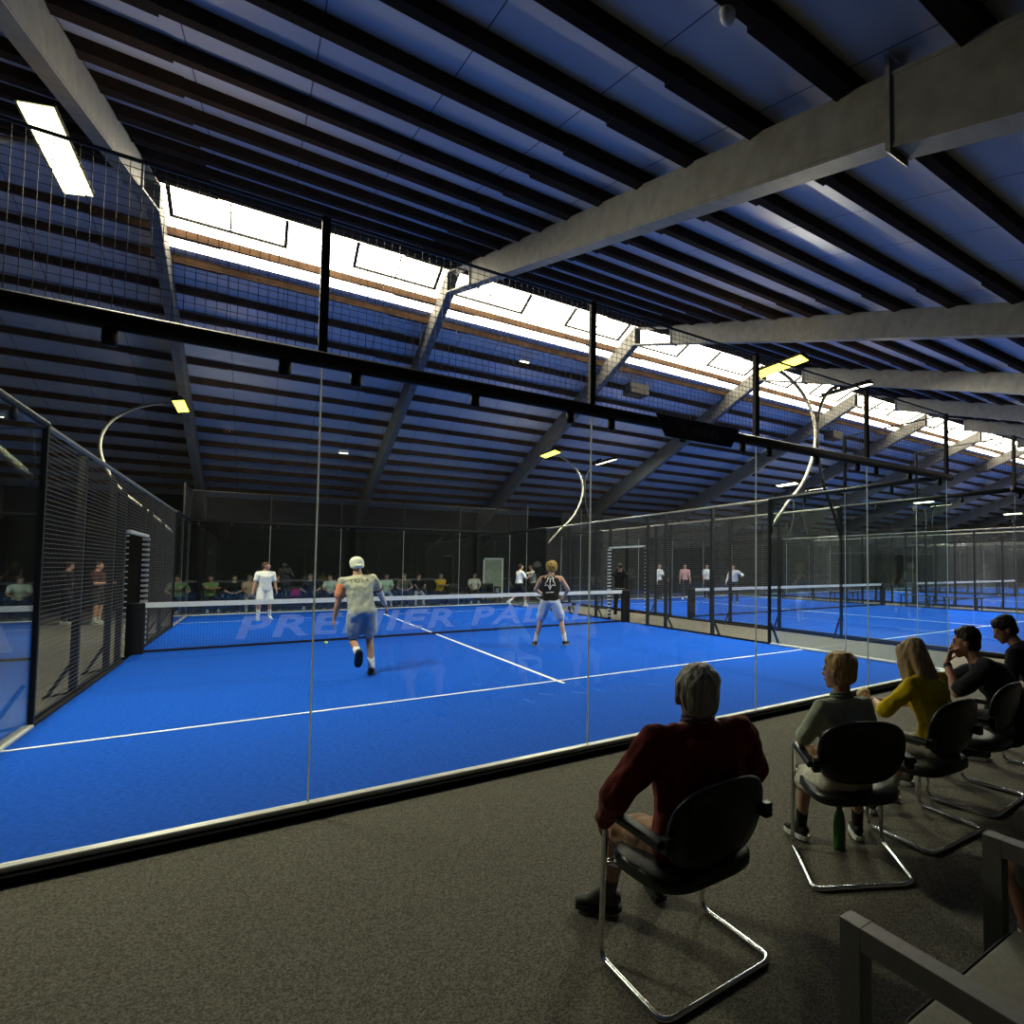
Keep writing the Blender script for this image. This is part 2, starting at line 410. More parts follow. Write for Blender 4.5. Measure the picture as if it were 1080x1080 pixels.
    tag(body, label, g('cat', 'person'), group, 'thing')
    vc = max(vox, 0.009)
    # shirt
    sc_ = g('shirt'); inf = g('inf', 0.02)
    if sc_:
        b = B()
        low = g('hem', 0.02)
        wd = g('wide', 1.0); hull(b, (pel + u*low*s, ((0.155+inf)*s*wd, (0.11+inf)*s, 0.05*s), HA), (waist, ((0.138+inf)*s*wd, (0.1+inf)*s, 0.06*s), A))
        hull(b, (waist, ((0.138+inf)*s*wd, (0.1+inf)*s, 0.06*s), A), (chest, ((0.157+inf)*s*(1+(wd-1)*0.5), (0.112+inf)*s, 0.09*s), A2))
        sr = 0.068 if g('sleeve', 'short') != 'none' else 0.062
        shs = 1.0 if g('sleeve', 'short') != 'none' else 0.84
        hull(b, (chest, ((0.157+inf)*s, (0.112+inf)*s, 0.09*s), A2), (nb - u2*0.068*s - r0*sw*shs, sr*s), (nb - u2*0.068*s + r0*sw*shs, sr*s), (nb - u2*0.012*s, (0.082*s, 0.072*s, 0.03*s), A2))
        sl = g('sleeve', 'short')
        for sd, sh, e, w in arms:
            if sl == 'short': hull(b, (sh, 0.074*s), (sh.lerp(e, g('slen', 0.68)), 0.067*s))
            elif sl == 'long':
                q = g('slr', 1.0); hull(b, (sh, 0.074*s*min(q, 1.15)), (sh.lerp(e, 0.5), 0.066*s*q), (e, 0.058*s*q)); hull(b, (e, 0.058*s*q), (e.lerp(w, 0.93), 0.042*s))
        so = remesh(b, 'shirt', vc, cloth(sc_), smooth=g('ssm', 4), parent=body, disp=folds(g('fold', 0.006), 11, seed))
        if g('collar'):
            b = B(); ring = []
            for k in range(20):
                an = 2*PI*k/20; ring.append(nb + u2*0.012*s + A2 @ V((math.cos(an)*0.074, math.sin(an)*0.07, 0.012*math.cos(an*1.0)*0))*s)
            tube(b, ring, 0.014*s, 6, closed=True); tube(b, [p + u2*0.022*s + (nb-p)*0.08 for p in ring], 0.013*s, 6, closed=True)
            obj('collar', b, cloth(g('collar')), body, True)
        if g('band'):
            for sd, sh, e, w in arms:
                p = sh.lerp(e, g('slen', 0.68)); b = B(); d = (e-sh).normalized()
                bar(b, p - d*0.012, p + d*0.015, 0.069*s, 16); obj('sleeve_band', b, cloth(g('band')), body, True)
    else: so = None
    # trousers / shorts
    pc = g('pants')
    if pc:
        b = B(); pl = g('plen', 'short'); pi = g('pinf', 0.018)
        hull(b, (pel + u*0.06*s, ((0.148+pi)*s, (0.1+pi)*s, 0.05*s), HA), (pel - u*0.03*s, ((0.158+pi)*s, (0.11+pi)*s, 0.08*s), HA))
        for sd, hj, k, a, td in legs:
            if pl == 'short':
                hull(b, (hj, (0.095+pi*0.6)*s), (hj.lerp(k, g('pend', 0.72)), (0.078+pi)*s))
            else:
                hull(b, (hj, (0.095+pi*0.5)*s), (k, 0.07*s)); hull(b, (k, 0.07*s), (k.lerp(a, 0.35), 0.068*s), (k.lerp(a, 0.93), 0.05*s))
        remesh(b, 'shorts' if pl == 'short' else 'trousers', vc, cloth(pc), smooth=4, parent=body, disp=folds(g('fold', 0.006), 10, seed+5))
    # socks and shoes
    for sd, hj, k, a, td in legs:
        up = td.cross(V((0, 0, 1)).cross(td)).normalized() if abs(td.z) < 0.98 else (k-a).normalized()
        rt = td.cross(up).normalized(); FA = axes(rt, td, up)
        if g('socks'):
            b = B(); hull(b, (a.lerp(k, g('sockh', 0.25)), 0.05*s), (a, 0.045*s)); remesh(b, 'sock', max(vox, 0.01), cloth(g('socks')), 2, body)
        b = B(); z0 = -0.052*s
        hull(b, (a - td*0.035*s + up*z0*0.55, (0.042*s, 0.04*s, 0.042*s), FA), (a + td*0.03*s + up*0.005*s, (0.042*s, 0.045*s, 0.03*s), FA), (a + td*0.08*s + up*z0*0.7, (0.047*s, 0.05*s, 0.03*s), FA))
        hull(b, (a + td*0.06*s + up*z0*0.75, (0.047*s, 0.05*s, 0.03*s), FA), (a + td*0.15*s + up*z0*0.95, (0.04*s, 0.04*s, 0.022*s), FA))
        sh_ = remesh(b, 'shoe', max(vox*0.8, 0.008), cloth(g('shoes', (0.02, 0.02, 0.02)), 0.6), 3, body)
        b = B()
        pts = [(-0.046, -0.03), (-0.05, 0.05), (-0.052, 0.11), (-0.035, 0.17), (0, 0.19), (0.035, 0.17), (0.052, 0.11), (0.05, 0.05), (0.046, -0.03), (0.03, -0.07), (0, -0.08), (-0.03, -0.07)]
        lo = [b.verts.new(a + FA @ V((x*s, y*s, -0.088*s))) for x, y in pts]; hi = [b.verts.new(a + FA @ V((x*s*0.98, y*s*0.99, -0.064*s))) for x, y in pts]
        for i in range(12): b.faces.new((lo[i], lo[(i+1) % 12], hi[(i+1) % 12], hi[i]))
        b.faces.new(lo[::-1]); b.faces.new(hi)
        obj('sole', b, cloth(g('sole', (0.6, 0.6, 0.58)), 0.6), sh_)
    # face
    if g('face', True):
        for sd in (-1, 1):
            b = B(); bmesh.ops.create_uvsphere(b, u_segments=10, v_segments=8, radius=0.0125*hs, matrix=Matrix.Translation(hp_(sd*0.032, 0.083, 0.012)))
            ey = obj('eye', b, M['white'], body, True)
            b = B(); bmesh.ops.create_uvsphere(b, u_segments=8, v_segments=6, radius=0.0065*hs, matrix=Matrix.Translation(hp_(sd*0.032, 0.092, 0.012)))
            obj('iris', b, M['plastic'], ey, True)
        b = B(); hull(b, (hp_(-0.016, 0.093, -0.058), 0.005*hs), (hp_(0.016, 0.093, -0.058), 0.005*hs), (hp_(0, 0.097, -0.058), 0.0055*hs))
        obj('mouth', b, skin((0.42, 0.16, 0.13)), body, True)
    # hair / cap
    hst = g('hair', 'short'); hcol = g('hcol', (0.05, 0.03, 0.02))
    b = B()
    def H(*e): hull(b, *[(hp_(*q[0]), tuple(z*hs for z in q[1]), HD) for q in e])
    if hst in ('short', 'curly', 'long', 'fringe'):
        th = {'short': 0.0, 'curly': 0.034, 'long': 0.006, 'fringe': 0.006}[hst]
        H(((0, -0.02, 0.05), (0.083+th, 0.097+th, 0.078+th)))
        H(((0, -0.02, 0.045), (0.08+th, 0.09+th, 0.07+th)), ((0, -0.045, -0.03), (0.072+th, 0.062+th*0.7, 0.05)))
        H(((0, 0.034, 0.084), (0.056, 0.038+th*0.5, 0.026)))
        if hst == 'fringe': H(((0, 0.04, 0.092), (0.06, 0.04, 0.03)), ((0, 0.07, 0.062), (0.058, 0.016, 0.02)))
        for sd in (-1, 1): H(((sd*0.074, -0.012, 0.035), (0.014, 0.03, 0.045)))
        if hst == 'long':
            H(((0, -0.05, 0.03), (0.085, 0.06, 0.07)), ((0, -0.085, -0.17), (0.1, 0.04, 0.06)), ((0, -0.07, -0.25), (0.085, 0.03, 0.06)))
            for sd in (-1, 1): H(((sd*0.07, 0.03, 0.05), (0.03, 0.055, 0.05)), ((sd*0.088, 0.045, -0.08), (0.022, 0.05, 0.06)), ((sd*0.095, 0.0, -0.22), (0.035, 0.04, 0.06)))
        amp, sc2 = {'short': (0.008, 45), 'curly': (0.02, 38), 'long': (0.008, 30), 'fringe': (0.007, 35)}[hst]
        remesh(b, 'hair', max(0.0075, vox*0.7), hairm(hcol), 2 if vox > 0.0095 else 7, body, disp=lambda c: amp*noise.noise(V((c.x*sc2, c.y*sc2, c.z*sc2*(0.35 if hst != 'curly' else 1)))))
    elif hst == 'nape':
        H(((0, -0.075, -0.03), (0.06, 0.03, 0.03)), ((0, -0.06, 0.0), (0.07, 0.04, 0.03))); remesh(b, 'hair', max(0.008, vox*0.7), hairm(hcol), 2, body)
    else: b.free()
    if g('cap'):
        b = B()
        H(((0, -0.014, 0.045), (0.094, 0.112, 0.088)), ((0, -0.035, -0.03), (0.088, 0.094, 0.03)))
        if g('capback'): H(((0, -0.1, 0.005), (0.06, 0.03, 0.012)), ((0, -0.12, -0.015), (0.05, 0.03, 0.01)))
        else: H(((0, 0.07, 0.05), (0.065, 0.03, 0.012)), ((0, 0.14, 0.035), (0.055, 0.03, 0.008)))
        remesh(b, 'cap', max(0.008, vox*0.7), cloth(g('cap')), 3, body)
    info = dict(body=body, shirt=so, hp=hp_, HD=HD, arms=arms, legs=legs, nb=nb, u=u2, r=r0, f=f2, pel=pel, hs=hs, hc=hc, chest=chest)
    return info
def hash_label(t):
    return (sum(ord(c)*(i+3) for i, c in enumerate(t)) % 97) * 1.37
def decal(info_obj, name, me2d, origin, right, up, direction, m, lift=0.004):
    # drapes flat lettering / emblem (x, y) onto the cloth surface it is printed on
    me = info_obj.data
    bv = BVHTree.FromPolygons([v.co for v in me.vertices], [tuple(p.vertices) for p in me.polygons])
    bm = bmesh.new(); bm.from_mesh(me2d)
    bmesh.ops.triangulate(bm, faces=bm.faces)
    bmesh.ops.subdivide_edges(bm, edges=[e for e in bm.edges if e.calc_length() > 0.03], cuts=2, use_grid_fill=False)
    bmesh.ops.triangulate(bm, faces=bm.faces)
    origin, right, up, direction = V(origin), V(right), V(up), V(direction).normalized()
    for v in bm.verts:
        p = origin + right*v.co.x + up*v.co.y
        h = bv.ray_cast(p - direction*0.5, direction)
        v.co = (h[0] - direction*lift) if h[0] else p
    out = bpy.data.meshes.new(name); bm.to_mesh(out); bm.free()
    out.materials.append(m)
    return link(name, out, info_obj)
# ---------------------------------------------------------------- hall shell
XL, XR, YN, YF = -8.0, 64.0, -6.2, 25.6
SL = 0.29
def rtop(y): return 8.67 - SL*abs(y-10)          # top of the rafters
def rbot(y): return 8.16 - (0.288*(10-y) if y < 10 else 0.316*(y-10))
def roofz(y): return rtop(y) + 0.15
struct('floor', bbox((XL, YN, FLOOR_Z-0.1), (XR, YF, FLOOR_Z)), M['carpet'])
def slope_slab(y0, y1, t=0.08, x0=None):
    b = B(); prism(b, [(y0, roofz(y0)), (y1, roofz(y1)), (y1, roofz(y1)+t), (y0, roofz(y0)+t)], 0, XL if x0 is None else x0, XR); return b
struct('ceiling', slope_slab(YN, 9.95), M['roof'])
struct('ceiling', slope_slab(11.78, YF), M['roof'])
b = B(); prism(b, [(9.95, roofz(9.95)), (11.78, roofz(11.78)), (11.78, roofz(11.78)+0.08), (9.95, roofz(9.95)+0.08)], 0, XL, 0.06); struct('ceiling', b, M['roof'])
struct('window_1', slope_slab(9.95, 11.78, 0.03, 0.06), M['sky'])
struct('wall_far', bbox((XL, YF, FLOOR_Z), (XR, YF+0.2, roofz(YF))), M['wall'])
struct('wall_near', bbox((XL, YN-0.2, FLOOR_Z), (XR, YN, roofz(YN))), M['wall'])
for nm, x0, x1 in (('wall_left', XL-0.2, XL), ('wall_right', XR, XR+0.2)):
    b = B(); prism(b, [(YN, FLOOR_Z), (YF, FLOOR_Z), (YF, roofz(YF)), (10, roofz(10)), (YN, roofz(YN))], 0, x0, x1)
    struct(nm, b, M['wall'])
ORD = ['first', 'second', 'third', 'fourth', 'fifth', 'sixth', 'seventh', 'eighth', 'ninth', 'tenth', 'eleventh', 'twelfth', 'thirteenth', 'fourteenth', 'fifteenth', 'sixteenth', 'seventeenth']
# steel frames
FX = [5.12*i for i in range(-1, 13)]
FRAME_LABEL = {0: 'steel roof frame at the left hall end, behind the camera’s left edge', 1: 'galvanised roof frame at upper left beside the long yellow lamp', 2: 'big galvanised roof beam crossing the upper right corner, bolted plate on it', 3: 'galvanised roof beam second from the top at the right edge of the photo'}
def i_section(b, x, pts_top, pts_bot, y0, y1, fw=0.17, web=True):
    ft = 0.03
    def seg(ya, yb):
        za, zb, wa, wb = pts_top(ya), pts_top(yb), pts_bot(ya), pts_bot(yb)
        prism(b, [(ya, za-ft), (yb, zb-ft), (yb, zb), (ya, za)], 0, x-fw/2, x+fw/2)
        prism(b, [(ya, wa), (yb, wb), (yb, wb+ft), (ya, wa+ft)], 0, x-fw/2, x+fw/2)
        if web: prism(b, [(ya, wa+ft), (yb, wb+ft), (yb, zb-ft), (ya, za-ft)], 0, x-0.09, x+0.09)
    seg(y0, y1)
for i, x in enumerate(FX):
    lab = FRAME_LABEL.get(i) or 'galvanised roof beam, %s along the hall counted from the camera side' % ORD[i]
    t = thing('roof_girder', lab, 'roof beam', (x, 10, 0), group='steel roof frames')
    def part(nm, f, m=M['steel']):
        b = B(); f(b)
        for v in b.verts: v.co -= V((x, 10, 0))
        return obj(nm, b, m, t)
    part('near_rafter', lambda b: i_section(b, x, rtop, rbot, -2.45, 8.0))
    part('haunch', lambda b: i_section(b, x, rtop, lambda y: rbot(y) - 0.06 - 0.05*(-2.45-y), YN, -2.45, 0.19))
    part('end_plate', lambda b: prism(b, [(-2.47, rbot(-2.5)-0.1), (-2.43, rbot(-2.4)-0.09), (-2.43, rtop(-2.4)+0.12), (-2.47, rtop(-2.5)+0.12)], 0, x-0.11, x+0.11))
    part('ridge_bracket', lambda b: (i_section(b, x, rtop, rbot, 8.0, 9.95, 0.2, False), box(b, (x-0.1, 9.9, rbot(10)), (x+0.1, 9.98, rtop(10))), box(b, (x-0.11, 7.96, rbot(8)-0.02), (x+0.11, 8.03, rtop(8)+0.02))))
    part('far_rafter', lambda b: i_section(b, x, rtop, rbot, 9.98, YF), M['steel_shaded'])
    part('column', lambda b: box(b, (x-0.11, YF-0.45, FLOOR_Z), (x+0.11, YF-0.05, rbot(YF-0.2))), M['wall'])
# purlins
def purlin(y, lab):
    b = B(); w = 0.055 if y < 10 else 0.04; z0 = rtop(y) if y != 9.85 else rtop(y)+0.09; z1 = roofz(y) - 0.012
    def sec(x0, x1, e):
        vs = box(b, (x0, y-w-e, z0-0.01-e*0.6), (x1, y+w+e, z1))
    sec(XL, XR, 0)
    for x in FX:
        sec(max(XL, x-1.0), x+0.9, 0.022)
    o = obj('roof_purlin', b, M['purlin'] if y < 10 else M['purlin_lit']); o.location = (0, 0, 0)
    tag(o, lab, 'roof purlin', 'brown purlins under the roof sheets', 'thing')
ny = [-5.06+1.0*k for k in range(15)] + [9.85]
for k, y in enumerate(ny):
    purlin(y, 'dark brown purlin on the near roof slope, %s down from the bright skylight' % ORD[len(ny)-1-k])
fy = [11.12] + [12.62] + [13.3+0.96*k for k in range(13)]
fy = [11.22] + [12.02+0.965*k for k in range(14)]
for k, y in enumerate(fy):
    purlin(y, 'pale-lit purlin crossing the bright skylight strip' if k == 0 else 'brown purlin on the far roof slope, %s down below the skylight' % ORD[k-1])
# opening vents in the skylight
nv = 0
for i, x in enumerate(FX[1:-1]):
    for x0, x1 in ((x+0.15, x+2.0), (x+3.2, x+4.95)):
        b = B(); y = 10.75; z = roofz(y) - 0.1
        bar(b, (x0, y, z), (x1, y, z), 0.032)
        for xx in (x0+0.03, (x0+x1)/2, x1-0.03): bar(b, (xx, y, z), (xx, 10.02, roofz(10.02)-0.08), 0.04 if xx != (x0+x1)/2 else 0.015)
        o = obj('skylight_vent', b, M['black']); nv += 1
        tag(o, 'dark vent bar frame inside the skylight, %s along from the camera side' % (ORD[nv-1] if nv <= 17 else 'number %d' % nv), 'skylight vent', 'vent frames along the skylight', 'thing')

# ---------------------------------------------------------------- court parts (built once, then copied for each court)
def wires(b, axis, p, a0, a1, z0, z1, step, r, vr=1.0):
    # axis 0: runs along x at y=p ; axis 1: runs along y at x=p
    n = max(1, round((a1-a0)/step))
    def P(a, z): return (a, p, z) if axis == 0 else (p, a, z)
    for i in range(1, n):
        a = a0 + (a1-a0)*i/n; bar(b, P(a, z0), P(a, z1), r*vr, 4)
    m = max(1, round((z1-z0)/step))
    for i in range(m+1):
        z = z0 + (z1-z0)*i/m; bar(b, P(a0, z), P(a1, z), r, 4)
def pane(axis, p, a0, a1, z0, z1, parent):
    g, t = 0.005, 0.006
    lo = (a0+g, p-t, z0) if axis == 0 else (p-t, a0+g, z0); hi = (a1-g, p+t, z1) if axis == 0 else (p+t, a1-g, z1)
    b = B(); fs = box(b, lo, hi)
    o = obj('glass_pane', b, M['glass'], parent); o.data.materials.append(M['glass_edge'])
    for f in o.data.polygons:
        n = f.normal; f.material_index = 0 if abs(n[1 if axis == 0 else 0]) > 0.9 else 1
    return o
def back_wall(label, loc, out):
    t = thing('glass_back_wall', label, 'glass wall', loc)
    for k in range(5): pane(0, 0, 2*k, 2*k+2, 0.035, 2.97, t)
    b = bbox((0, -0.04, 0.0), (10, 0.04, 0.035)); bev(b, 0.006, 1); obj('base_rail', b, M['alu'], t)
    b = B(); tube(b, [(-0.06, 0, 3.01), (10.12, 0, 3.01)], 0.056, 10); obj('top_rail', b, M['black'], t, True)
    for k in range(6): obj('mesh_post', bbox((2*k-0.025, -0.025, 3.05), (2*k+0.025, 0.025, 4.0)), M['black'], t)
    for k in range(5):
        b = B(); wires(b, 0, 0, 2*k, 2*k+2, 3.06, 3.99, 0.05, 0.0022); bar(b, (2*k, 0, 3.99), (2*k+2, 0, 3.99), 0.012)
        if k: obj('joint_seal', bbox((2*k-0.005, -0.007, 0.04), (2*k+0.005, 0.007, 2.95)), M['seal'], t)
        obj('mesh_panel', b, M['wire'], t)
        for xx in (0.2, 1.0, 1.8):
            b = B(); lathe(b, [(0.012, 2.86), (0.032, 2.862), (0.036, 2.9), (0.034, 2.96), (0.02, 2.97)], (2*k+xx, 0, 0), 10); obj('glass_clamp', b, M['black'], t, True)
    return t
def side_wall(label, loc, out):
    t = thing('side_fence', label, 'court fence', loc)
    for a in (0, 2, 16, 18): pane(1, 0, a, a+2, 0.035, 2.97, t)
    for a in (2, 18): obj('joint_seal', bbox((-0.007, a-0.005, 0.04), (0.007, a+0.005, 2.95)), M['seal'], t)
    for a in (0, 16):
        b = bbox((-0.04, a+0.05, 0.0), (0.04, a+3.95, 0.035)); bev(b, 0.006, 1); obj('base_rail', b, M['alu'], t)
        b = B(); tube(b, [(0, a, 3.01), (0, a+4, 3.01)], 0.04, 8); obj('top_rail', b, M['black'], t, True)
    for a in (0, 18):
        b = B(); wires(b, 1, 0, a, a+2, 3.06, 3.99, 0.05, 0.0022); bar(b, (0, a, 3.99), (0, a+2, 3.99), 0.014); obj('mesh_panel', b, M['wire'], t)
    for a in (2, 18): obj('mesh_post', bbox((-0.022, a-0.022, 3.0), (0.022, a+0.022, 4.0)), M['black'], t)
    for a in (1, 3, 17, 19):
        b = B(); lathe(b, [(0.012, 2.86), (0.03, 2.862), (0.034, 2.9), (0.03, 2.97)], (0, a, 0), 10); obj('glass_clamp', b, M['black'], t, True)
    b = B(); bar(b, (0, 4, 3.0), (0, 16, 3.0), 0.028, 6); obj('top_rail', b, M['pole'], t)
    for a in (4, 6, 8, 8.9, 11.1, 12, 14, 16):
        w = 0.026 if a in (4, 16) else 0.034; xo = 0 if a in (4, 16) else out*0.05
        obj('post', bbox((xo-w, a-w, 0.0), (xo+w, a+w, 2.98)), M['black'], t)
        if a in (6, 8, 12, 14, 4, 16):
            b = B(); bar(b, (out*0.05, a, 0.42), (out*0.27, a, FLOOR_Z+0.02), 0.024); bar(b, (out*0.04, a, 0.02), (out*0.3, a, FLOOR_Z+0.025), 0.02); obj('brace', b, M['black'], t)
    for a0, a1, z0 in ((4, 6, 0.03), (6, 8, 0.03), (8, 8.9, 0.03), (8.9, 11.1, 2.2), (11.1, 12, 0.03), (12, 14, 0.03), (14, 16, 0.03)):
        b = B(); wires(b, 1, 0, a0, a1, z0, 2.97, 0.05, 0.003, 0.4); obj('mesh_panel', b, M['wire_side_lit'], t)
    for a0, a1 in ((4, 8.9), (11.1, 16)): obj('base_rail', bbox((-0.03, a0, 0.0), (0.03, a1, 0.035)), M['black'], t)
    b = B()
    for a in (8.96, 11.04):
        for k in range(21): box(b, (-0.02 if a < 10 else -0.05, a-(0.01 if a < 10 else 0.03), 0.08+k*0.1), (0.02 if a < 10 else 0.05, a+(0.01 if a < 10 else 0.03), (0.1 if a < 10 else 0.125)+k*0.1))
    for k in range(10): box(b, (-0.04, 9.0+k*0.21, 2.14), (0.04, 9.12+k*0.21, 2.19))
    obj('doorway_edging', b, M['alu'], t)
    return t
def make_net(label, loc, letters):
    t = thing('padel_net', label, 'net', loc)
    b = B(); n = 222
    for i in range(n+1): x = 0.1 + 9.8*i/n; bar(b, (x, 0, 0.04), (x, 0, 0.86), 0.0016, 3)
    for k in range(20): z = 0.04 + 0.82*k/19; bar(b, (0.1, 0, z), (9.9, 0, z), 0.0016, 3)
    obj('net_mesh', b, M['netcord'], t)
    obj('top_tape', bbox((0.08, -0.012, 0.825), (9.92, 0.012, 0.92)), M['tape'], t)
    obj('bottom_cord', bbox((0.08, -0.008, 0.015), (9.92, 0.008, 0.06)), M['netcord'], t)
    for x in (0.02, 9.98):
        b = bbox((x-0.12, -0.06, 0.0), (x+0.12, 0.06, 0.92)); bev(b, 0.02); obj('net_post', b, M['black'], t)
    if letters:
        me = text_mesh(letters, 0.62, 0.18, 0.016, 1.12)
        xs = [v.co.x for v in me.vertices]; ys = [v.co.y for v in me.vertices]
        sx = 7.4/(max(xs)-min(xs)); sy = 0.45/(max(ys)-min(ys)); cx, cy = (max(xs)+min(xs))/2, (max(ys)+min(ys))/2
        for v in me.vertices: v.co = V((5.1+(v.co.x-cx)*sx, -0.006, 0.385+(v.co.y-cy)*sy))
        me.materials.append(M['letter']); link('net_lettering', me, t)
    return t
def court_light(label, loc, out, white=False, yoff=0.0, bulge=1.0, lens=None, ln=0.7):
    # C-shaped pole that swings outwards and carries a twin floodlight over the court
    t = thing('court_light', label, 'floodlight', loc)
    pts = [(0.06, 2.45), (0.5, 2.95), (1.0, 3.45), (1.32, 4.05), (1.43, 4.6), (1.32, 5.08), (1.03, 5.45), (0.6, 5.72), (0.1, 5.86)]
    b = B(); tube(b, spline([(out*(0.06+(x-0.06)*(bulge if z < 5.85 else 1)), 0, z) for x, z in pts], 6), 0.038, 8); obj('curved_pole', b, M['black'] if white else M['pole'], t, True)  # black for white-lamp poles: their unlit look is put into the colour
    b = B(); bar(b, (out*0.02, 0, 2.98), (out*0.42, 0, 2.9), 0.02); bar(b, (out*0.05, 0, 2.3), (out*0.1, 0, 3.0), 0.03); obj('pole_bracket', b, M['black'], t)
    tilt = Matrix.Translation((out*-0.02, yoff, 5.76)) @ Matrix.Rotation(out*math.radians(14), 4, 'Y')
    b = B(); box(b, (-0.13, -ln, -0.02), (0.13, ln, 0.02), tilt)
    for k in range(10): box(b, (-0.1, -0.67+k*0.146, 0.02), (0.1, -0.65+k*0.146, 0.08), tilt)
    hd = obj('lamp_head', b, M['black'], t)
    for y0 in (-ln+0.02, 0.01):
        b = B(); box(b, (-0.11, y0, -0.034), (0.11, y0+ln-0.03, -0.021), tilt); obj('lamp_lens', b, M[lens or ('lens_w' if white else 'lens')], hd)
    return t
def lamp_light(loc, out, energy, col, yoff):
    d = bpy.data.lights.new('floodlight_glow', 'AREA'); d.shape = 'RECTANGLE'; d.size = 0.22; d.size_y = 1.6; d.energy = energy; d.color = col
    o = bpy.data.objects.new('floodlight_glow', d); COL.objects.link(o)
    o.location = (loc[0] - out*0.03, loc[1]+yoff, 5.70); o.rotation_euler = (0, out*math.radians(14), 0)
    d = bpy.data.lights.new('roof_fill', 'POINT'); d.energy = energy*0.07; d.color = (1.0, 0.8, 0.5); d.shadow_soft_size = 0.15  # added point light away from the lamp head, warms and brightens the roof
    o = bpy.data.objects.new('roof_fill', d); COL.objects.link(o); o.location = (loc[0] - out*1.0, loc[1]+yoff, 5.3)

CN = ['the blue court in front of the spectators', 'the second blue court', 'the third blue court', 'the fourth blue court']
PITCH = 12.3
def make_court(label):
    b = bbox((0, 0, FLOOR_Z), (10, 20, 0)); t = obj('padel_court', b, M['turf']); tag(t, label, 'padel court', None, 'thing')
    for lo, hi in (((0.03, 3.0, 0), (9.97, 3.055, 0.004)), ((0.03, 16.945, 0), (9.97, 17.0, 0.004)), ((4.975, 2.8, 0), (5.025, 17.2, 0.005))):
        obj('court_line', bbox(lo, hi), M['line'], t)
    b = B()
    for lo, hi in (((-0.1, -0.1), (10.1, -0.001)), ((-0.1, 20.001), (10.1, 20.1)), ((-0.1, -0.001), (-0.001, 20.001)), ((10.001, -0.001), (10.1, 20.001))):
        box(b, (*lo, FLOOR_Z), (*hi, -0.001))
    obj('kerb', b, M['kerb'], t)
    return t
c0 = make_court('bright blue turf court with white lines, nearest the camera')
w0 = back_wall('near glass end wall between the seated spectators and the blue court', (0, 0, 0), -1)
w1 = back_wall('far glass end wall of the nearest court, black hall wall behind it', (0, 20, 0), 1)
s0 = side_wall('left side fence of the nearest court, dark wire mesh beside the net', (0, 0, 0), -1)
s1 = side_wall('right side fence of the nearest court, mesh with open doorway at the net', (10, 0, 0), 1)
n0 = make_net('long net with white tape lettered PREMIER PADEL on the nearest court', (0, 10, 0), 'PREMIER PADEL')
n1 = make_net('white-taped net on the second court, beyond the right mesh fence', (PITCH, 10, 0), None)
lights = []
WARM = (1.0, 0.93, 0.72)
LPOS = [((0, 4, 0), -1, -0.15), ((10, 4, 0), 1, -0.35), ((0, 16, 0), -1, -0.3), ((10, 16, 0), 1, -0.3)]
LL = ['long yellow floodlight glaring at the upper left corner', 'yellow floodlight on a pale C-shaped pole at the right front of the court', 'yellow floodlight on a thin bowed pole over the far left fence', 'yellow floodlight on a bowed pole behind the curly-haired player']
for (loc, out, yo), lab in zip(LPOS, LL):
    lights.append(court_light(lab, loc, out, False, yo, 1.0, 'lens_hot' if not lights else None, 0.82 if not lights else 0.7)); lamp_light(loc, out, 370, WARM, yo)
wl = {-1: None, 1: None}
for k in (1, 2, 3):
    off = V((PITCH*k, 0, 0)); nm = ORD[k]
    dup(c0, off, None, 'blue turf court, %s from the camera side, behind mesh fences' % nm)
    dup(w0, off, None, 'near glass end wall of the %s court along the hall' % nm)
    dup(w1, off + V((0, 20, 0)), None, 'far glass end wall of the %s court along the hall' % nm)
    q0 = dup(s0, off, None, 'left side mesh fence of the %s court along the hall' % nm)
    q1 = dup(s1, off + V((10, 0, 0)), None, 'right side mesh fence of the %s court along the hall' % nm)
    for q in (q0, q1):
        for ch in list(q.children):
            if ch.name.startswith('doorway_edging'): bpy.data.objects.remove(ch)
            elif ch.name.startswith('base_rail') and q is q0: ch.material_slots[0].link = 'OBJECT'; ch.material_slots[0].material = M['black']
    if k > 1: dup(n1, off + V((0, 10, 0)), None, 'white-taped net on the %s court along the hall' % nm)
    for j, (loc, out, yo) in enumerate(LPOS):
        side = 'left' if out < 0 else 'right'; end = 'near' if loc[1] < 10 else 'far'
        lab = 'white floodlight on a bowed pole, %s %s corner of the %s court' % (end, side, nm)
        if k == 1 and j == 0: t = court_light('white floodlight on a dark bowed pole, left front of the second court', off + V(loc), out, True, yo, 0.55); wl[-1] = t
        elif wl[out] is None: t = court_light(lab, off + V(loc), out, True, yo, 0.55); wl[out] = t
        else: dup(wl[out], off + V(loc), None, lab)
        lamp_light(off + V(loc), out, 340, (1, 0.95, 0.85), yo)

